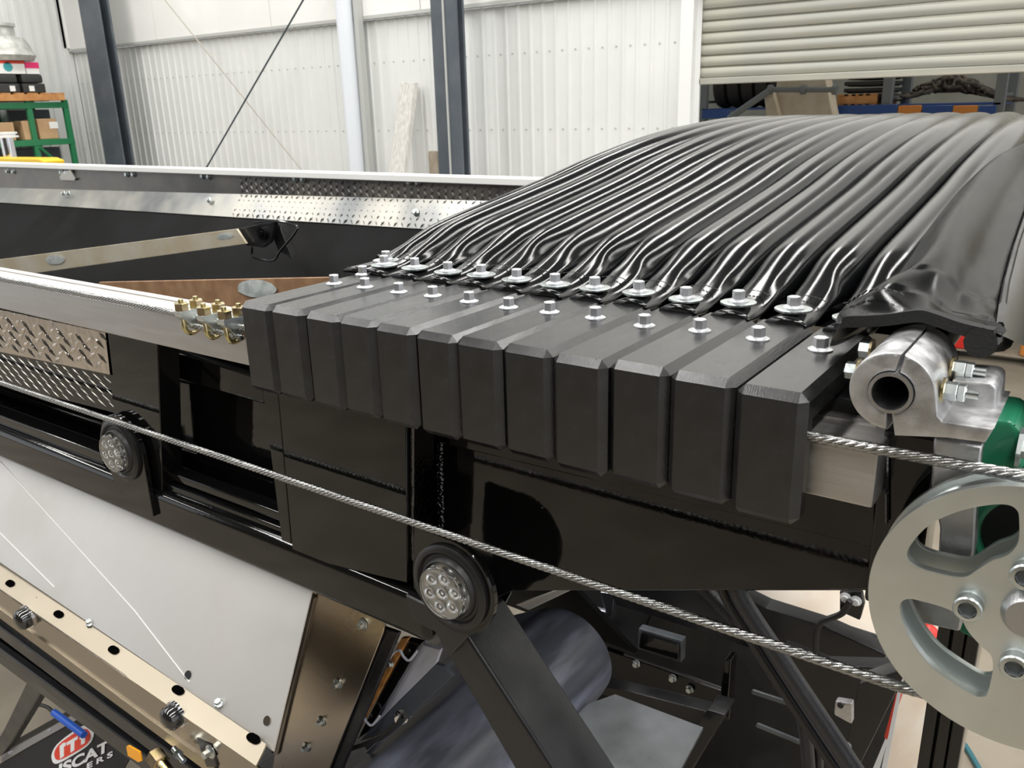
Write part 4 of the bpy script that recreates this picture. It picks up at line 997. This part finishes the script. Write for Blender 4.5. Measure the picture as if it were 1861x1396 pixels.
tube_thing('cable_bundle', [(1285, 1060), (1318, 1095), (1385, 1170), (1440, 1245), (1482, 1330), (1488, 1420)], 1.22, .008, 'hose', 'thinner black cable beside the cable bundle, right of it', 'cable')
tube_thing('thin_cable', [(1545, 1092), (1530, 1115), (1495, 1130), (1484, 1150), (1482, 1190)], 1.7, .007, 'rubber', 'thin grey-black cable looping down from the small black bracket', 'cable')
t = thing('bracket', aY(1548, 1110, 1.72), 'small black bracket with two white-headed screws under the panel edge', 'bracket')
b = B(); pY(b, [(1526, 1074), (1566, 1078), (1570, 1100), (1562, 1128), (1526, 1112)], 1.72, .015, .002); part('bracket_plate', b, 'black_satin', t)
for q in ((1537, 1086), (1556, 1092)): small_bolt(aY(*q, 1.719), (0, -1, 0), .008, t, 'white', 'screw')
b = B(); q = aY(1500, 1085, 3.0); lathe(b, (q.x, 3.2, q.z-.5), (0, 0, 1), [(-H-q.z+.5, 0), (-H-q.z+.5, .42), (-H-q.z+.55, .46), (.40, .46), (.50, .42), (.58, .30), (.62, .14), (.70, .14), (.70, 0)], 32); solo('liquid_tank', b, 'tank', 'cream plastic tank beyond the frame, seen below the black panel', 'tank')
t = thing('latch_bracket', aY(1525, 1290, 1.5), 'silver latch bracket with a round hole behind the braided hose', 'latch')
b = B(); pY(b, [(1517, 1275), (1548, 1280), (1548, 1318), (1515, 1300)], 1.5, .02, .004, 2); part('latch_plate', b, 'alu_cast', t)
b = B(); c = aY(1528, 1281, 1.498); cyl(b, c, c-Vector((0, .004, 0)), .006, 16); part('hole_plug', b, 'rubber', t)
b = B(); pY(b, [(1508, 1340), (1545, 1362), (1540, 1400), (1500, 1396)], 1.5, .02, .006, 2); part('latch_foot', b, 'deck_grey', t)
t = thing('warning_strips', aY(1625, 1300, 1.8), 'white and red striped warning tape ribbons hanging at the frame end', 'tape')
for k, px in enumerate((((1640, 1215), (1645, 1218), (1612, 1396), (1602, 1396)), ((1628, 1262), (1640, 1262), (1612, 1345), (1607, 1340)), ((1610, 1340), (1620, 1320), (1598, 1400), (1585, 1400)))):
    b = B(); pY(b, px, 1.78+.01*k, .002); part('ribbon', b, 'white' if k != 1 else 'red_print', t)
t_hose = [aZ(x, y, -H+.02) for x, y in ((1560, 1180), (1640, 1235), (1665, 1300), (1740, 1330), (1780, 1396), (1810, 1450))]
t_hose = [aZ(x, y, -H+.012) for x, y in ((1625, 1262), (1662, 1290), (1700, 1315), (1745, 1345), (1775, 1390), (1790, 1420))]
b = B(); pipe(b, spline(t_hose, 8), .012, 8); solo('air_hose', b, 'teal_hose', 'thin teal air hose lying on the concrete floor at the lower right', 'hose')
t = thing('hand_trolley', aZ(1740, 640, -H), 'small blurred red trolley with a yellow box on the floor beyond the tarp end', 'trolley')
q = aZ(1732, 650, -H)
b = B(); box(b, q.x-.08, q.x+.10, q.y, q.y+.3, -H+.10, -H+.28, .03, 2); part('red_body', b, 'red', t)
b = B(); box(b, q.x+.6, q.x+.8, q.y, q.y+.3, -H+.10, -H+.26, .03, 2); part('yellow_box', b, 'rack_orange', t)
b = B(); box(b, q.x-.1, q.x+.8, q.y+.02, q.y+.28, -H+.075, -H+.1, .005); part('base_board', b, 'brown_wood', t)
for dx in (.0, .7):
    b = B(); cyl(b, (q.x+dx, q.y-.03, -H+.038), (q.x+dx, q.y+.33, -H+.038), .037, 14); part('wheel_pair', b, 'rubber', t)

# ================================================================== LOWER LEFT
# polished cover sheet hanging below the tube, dropping inwards
n_sheet = Vector((0, -.80, .60)).normalized(); P0 = Vector((-1.5, .965, -.875))
cv = thing('stainless_cover', Vector((-2.0, 1.2, -1.6)), 'large smooth pale stainless cover sheet under the black lower tube', 'cover')
b = B(); pP(b, [(-150, 760), (568, 1070), (497, 1366), (250, 1192), (-150, 920)], P0, n_sheet, .003); part('cover_sheet', b, 'stainless', cv)
# crease wires in the sheet
b = B()
for (a_, c_) in (((0, 838), (245, 1110)), ((245, 1110), (345, 1240)), ((0, 968), (100, 1068))):
    A = pp(*a_, P0, n_sheet)-n_sheet*-.001; C_ = pp(*c_, P0, n_sheet)-n_sheet*-.001; cyl(b, A, C_, .0012, 6)
part('fold_line', b, 'white', cv, 'white fold line')
for (px, py) in ((65, 1092), (128, 1157), (342, 1227), (486, 1310)): 
    b = B(); c = pp(px, py, P0, n_sheet)+n_sheet*.001; lathe(b, c, n_sheet, [(0, .009), (.001, .009), (.001, 0)], 16); part('hole_plug', b, 'stainless_dark' if px in (65, 486) else 'rubber', cv)
# flanged edge angle with slots
ff = thing('flange_strip', Vector((-1.9, 1.0, -1.35)), 'pale stainless flange strip with dark slotted holes along the cover bottom', 'flange')
FP = Vector(pp(250, 1192, P0, n_sheet)); nF = Vector((0, -.35, .94)).normalized()
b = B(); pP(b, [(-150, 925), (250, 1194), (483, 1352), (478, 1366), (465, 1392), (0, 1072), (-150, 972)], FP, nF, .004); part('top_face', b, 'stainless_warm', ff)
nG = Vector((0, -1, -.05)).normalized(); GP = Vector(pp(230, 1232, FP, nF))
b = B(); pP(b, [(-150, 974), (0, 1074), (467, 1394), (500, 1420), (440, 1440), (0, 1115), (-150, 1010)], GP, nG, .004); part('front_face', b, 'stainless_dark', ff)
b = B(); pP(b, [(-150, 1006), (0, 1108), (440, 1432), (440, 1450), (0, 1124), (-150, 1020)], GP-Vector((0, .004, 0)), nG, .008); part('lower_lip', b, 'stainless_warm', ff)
for q in ((19, 1061), (107, 1117), (207, 1182), (324, 1255), (461, 1343)):
    c = pp(*q, FP, nF)+nF*.0015; b = B(); vs = []
    for k in range(20):
        a = 2*PI*k/20; x = .0135*math.cos(a)+.004*(1 if math.cos(a) > 0 else -1)
        vs.append(c+Vector((x, 0, 0))+nF.cross(Vector((1, 0, 0)))*.0085*math.sin(a))
    prism(b, vs, nF*.0012); part('slot', b, 'void', ff)
for q in ((165, 1134), (399, 1280)):
    small_bolt(pp(*q, FP, nF)+nF*.002, nF, .007, ff, 'zinc')
for (px, py) in ((52, 1120), (322, 1297)):
    c = pp(px, py, GP, nG); t = thing('marker_knob', c, 'dark domed chrome marker on the flange strip, %s' % ('left one' if px < 100 else 'right one above the brass fitting'), 'marker', 'domed markers on the flange')
    b = B(); lathe(b, c, nG, [(0, .025), (.018, .025), (.026, .021), (.030, .012), (.031, 0)], 28); part('dome', b, 'tin_dark', t)
    b = B(); lathe(b, c, nG, [(-.002, .0), (-.002, .029), (.004, .029), (.004, .0)], 28); part('base_ring', b, 'chrome', t)
# chassis beam below
ch = thing('chassis_beam', Vector((-2.0, 1.0, -1.7)), 'glossy black folded chassis beam below the stainless flange', 'beam')
HP = Vector(GP)+Vector((0, .03, 0))
def cpoly(pix, dy, t, mat='black_gloss', nm='web_plate', n=(0, -1, .0)):
    b = B(); pP(b, pix, HP+Vector((0, dy, 0)), n, t, .003); return part(nm, b, mat, ch)
cpoly([(-150, 1000), (0, 1100), (430, 1420), (470, 1500), (330, 1500), (255, 1396), (-10, 1200), (-150, 1090)], .01, .05)
cpoly([(-150, 1035), (0, 1140), (380, 1420), (370, 1440), (0, 1160), (-150, 1055)], -.008, .02, 'black_satin', 'top_fold')
cpoly([(-150, 1075), (0, 1180), (280, 1385), (270, 1396), (0, 1195), (-150, 1090)], -.012, .02, 'black_satin', 'lower_fold')
cpoly([(-30, 1120), (50, 1230), (85, 1248), (15, 1396), (-30, 1396)] if False else [(52, 1232), (80, 1250), (20, 1350), (0, 1375), (-15, 1370)], .05, .03, 'black_satin', 'hanger')
cpoly([(355, 1340), (385, 1352), (395, 1396), (375, 1396)], -.03, .03, 'black_satin', 'bent_bracket')
# mudflap with logo
n_m = Vector((0.05, -.92, .39)).normalized(); MP = Vector(aY(140, 1350, 1.15))
mf = thing('mudflap', MP, 'black rubber mudflap with a red and white logo at the lower left corner', 'mudflap')
b = B(); pP(b, [(0, 1388), (148, 1302), (180, 1330), (240, 1370), (190, 1460), (-60, 1500)], MP, n_m, .006); part('flap_sheet', b, 'flap_black', mf)
b = B(); pP(b, [(0, 1371), (142, 1294), (149, 1303), (3, 1385)], MP+n_m*.004, n_m, .003); part('metal_strip', b, 'red_brown' if False else 'violet_alu', mf)
b = B(); pP(b, [(-20, 1372), (130, 1288), (138, 1294), (-20, 1382)], MP+n_m*.010, n_m, .02); part('top_bar', b, 'black_satin', mf)
for q in ((18, 1368), (90, 1327)): small_bolt(pp(*q, MP+n_m*.005, n_m), n_m, .004, mf, 'bolt_white', 'rivet')
u_l = (pp(180, 1336, MP, n_m)-pp(100, 1380, MP, n_m)).normalized(); v_l = n_m.cross(u_l)
if v_l.z < 0: v_l = -v_l
def L2(px, py, off=0): return pp(px, py, MP, n_m)+n_m*off
hexo = [(93, 1372), (104, 1351), (148, 1319), (165, 1317), (172, 1332), (168, 1347), (155, 1360), (108, 1388), (97, 1388)]
def chaikin(p, n=2):
    for _ in range(n):
        q = []
        for i in range(len(p)):
            (x0, y0), (x1, y1) = p[i], p[(i+1) % len(p)]; q += [(x0*.78+x1*.22, y0*.78+y1*.22), (x0*.22+x1*.78, y0*.22+y1*.78)]
        p = q
    return p
cxh = (sum(p[0] for p in hexo)/9, sum(p[1] for p in hexo)/9)
b = B(); prism(b, [L2(x, y, .001) for x, y in chaikin(hexo)], n_m*.001); part('logo_border', b, 'white', mf, 'white logo border')
b = B(); prism(b, [L2(cxh[0]+(x-cxh[0])*.86, cxh[1]+(y-cxh[1])*.80, .0022) for x, y in chaikin(hexo)], n_m*.001); part('logo_field', b, 'red_print', mf, 'red logo field')
mpx = (L2(101, 1380)-L2(100, 1380)).length
def bars(pixpolys, nm, lab):
    b = B()
    for poly in pixpolys: prism(b, [L2(x, y, .0034) for x, y in poly], n_m*.0008)
    part(nm, b, 'white', mf, lab)
# the three strokes-letters of the logo: I T I with joined slanted tops
bars([[(110, 1356), (116, 1350), (122, 1349), (121, 1355), (118, 1357), (118, 1374), (111, 1379)],
      [(123, 1349), (143, 1337), (143, 1343), (137, 1347), (137, 1363), (130, 1368), (130, 1351), (123, 1355)],
      [(147, 1339), (153, 1335), (157, 1332), (156, 1350), (149, 1354), (149, 1343), (146, 1344)]], 'logo_letters', 'white letters ITI')
def px_text(txt, org, slope, length, cap, name, lab, bold):
    bm = text_mesh(txt, 1.0, (0, 0, 0), (1, 0, 0), (0, 1, 0), .02, bold, 0)
    x0 = min(v.co.x for v in bm.verts); x1 = max(v.co.x for v in bm.verts); y1 = max(v.co.y for v in bm.verts); y0 = min(v.co.y for v in bm.verts)
    for v in bm.verts:
        a = (v.co.x-x0)/(x1-x0)*length; h = (v.co.y-y0)/(y1-y0)*cap
        v.co = L2(org[0]+a+h*.04, org[1]-slope*a-h, .0025+(.0008 if v.co.z > 0 else 0))
    part(name, bm, 'white', mf, lab)
px_text('ISCAT', (108, 1410), .5, 91, 21, 'logo_name', 'white lettering ISCAT', .035)
px_text('E R S', (159, 1398), .5, 47, 10.5, 'logo_subtitle', 'small white lettering ERS', .03)
# hose with the blue sleeve
Hs = [pp(x, y, MP+n_m*.05, n_m) for x, y in ((-40, 1400), (0, 1344), (30, 1300), (62, 1282), (85, 1285), (98, 1297))]
t = thing('sleeved_cable', Hs[0], 'black cable ending in a bright blue sleeve in front of the logo', 'cable')
b = B(); pipe(b, spline(Hs, 8), .007, 10); part('cable_run', b, 'rubber', t)
b = B(); cyl(b, pp(98, 1295, MP+n_m*.05, n_m), pp(153, 1336, MP+n_m*.05, n_m), .0135, 20, bev=.001); part('blue_sleeve', b, 'blue_sleeve', t, 'bright blue sleeve')
# amber reflector, brass fitting
b = B(); pP(b, [(229, 1357), (233, 1355), (254, 1367), (257, 1384), (251, 1386), (232, 1374)], HP-Vector((0, .03, 0)), (0, -1, .1), .004, .0008); solo('side_reflector', b, 'amber', 'small amber rectangular reflector left of the brass fitting', 'reflector')
t = thing('brass_fitting', pp(290, 1375, HP, (0, -1, 0)), 'gold zinc hex fitting and threaded bolt under the flange strip', 'fitting')
c = pp(280, 1372, HP-Vector((0, .04, 0)), (0, -1, 0)); dv = Vector((1, -.1, -.28)).normalized()
b = B(); cyl(b, c, c+dv*.03, .020, 6, bev=.002); part('hex_nut', b, 'gold_zinc', t, smooth=20)
b = B(); cyl(b, c+dv*.03, c+dv*.12, .014, 20); part('barrel', b, 'gold_zinc', t)
c = pp(325, 1372, HP-Vector((0, .05, 0)), (0, -1, 0)); b = B(); cyl(b, c-dv*.02, c+dv*.02, .006, 12); lathe(b, c, dv, [(-.006, 0), (-.006, .010), (.002, .010), (.002, 0)], 6); part('stud', b, 'zinc', t)
c = pp(383, 1366, HP-Vector((0, .03, 0)), (0, -1, 0)); b = B(); hexbolt(b, b, c, (0, -1, .1), .014, .005, .008, .012); part('end_bolt', b, 'zinc', t)

# stainless column with bolts and the black column beside it
sc = thing('corner_column', aY(600, 1240, 1.02), 'brown-reflecting stainless corner plate with a row of bolts under the black tube', 'plate')
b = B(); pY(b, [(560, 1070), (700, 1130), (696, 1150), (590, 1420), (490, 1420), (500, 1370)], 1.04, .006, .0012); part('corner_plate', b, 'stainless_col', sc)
b = B(); pY(b, [(559, 1080), (572, 1088), (505, 1372), (497, 1372)], 1.034, .008, .001); part('folded_lip', b, 'stainless_warm', sc)
b = B(); cyl(b, aY(564, 1086, 1.03), aY(495, 1368, 1.03), .0022, 8); part('black_gasket', b, 'rubber', sc)
for q in ((660, 1134), (614, 1242), (584, 1311), (557, 1358)):
    c = aY(*q, 1.039); bw_, bh = B(), B(); hexbolt(bw_, bh, c, (0, -1, 0), .0125, .0035, .0075, .010); o = part('washer', bw_, 'zinc', sc); part('bolt_head', bh, 'zinc', o)
b = B(); pY(b, [(690, 1140), (724, 1152), (612, 1420), (575, 1420)], 1.05, .012, .002); solo('corner_post', b, 'black_satin', 'black post along the right edge of the bolted stainless plate', 'post')
sg = thing('side_guard', aY(720, 1200, 1.15), 'pale metal side guard with orange seal strip and wire clips', 'guard')
b = B(); pY(b, [(729, 1160), (742, 1160), (650, 1330), (640, 1330)], 1.10, .01, .001); part('seal_strip', b, 'orange_seal', sg, 'orange-brown seal strip')
b = B(); pY(b, [(737, 1165), (764, 1172), (670, 1330), (648, 1345)], 1.11, .02, .002); part('black_backing', b, 'black_gloss', sg)
b = B(); pY(b, [(762, 1170), (800, 1182), (792, 1206), (668, 1330), (640, 1345), (672, 1318)], 1.14, .01, .001); part('white_angle', b, 'violet_paint', sg, 'pale violet-white angle')
b = B(); pY(b, [(786, 1205), (806, 1212), (822, 1230), (670, 1370), (655, 1345)], 1.15, .01, .001); part('grey_angle', b, 'column', sg)
b = B(); pY(b, [(738, 1300), (746, 1304), (672, 1372), (664, 1368)], 1.12, .006, .0005); part('bright_rod', b, 'violet_alu', sg)
for (px, py) in ((708, 1192), (640, 1310)):
    b = B(); pipe(b, spline([aY(px-8, py+18, 1.085), aY(px+6, py-4, 1.085), aY(px+18, py-10, 1.085), aY(px+26, py+2, 1.085), aY(px+36, py+8, 1.085), aY(px+50, py-8, 1.085)], 6), .0028, 8); part('wire_clip', b, 'violet_paint', sg)
    small_bolt(aY(px+2, py+14, 1.085), (0, -1, 0), .006, sg)
small_bolt(aY(730, 1303, 1.10), (.2, -1, .2), .011, sg, 'chrome')
tube_thing('loom_cable', [(738, 1300), (700, 1335), (665, 1350), (630, 1365), (620, 1400)], 1.09, .008, 'rubber', 'black loom cable curving below the pale side guard', 'cable')
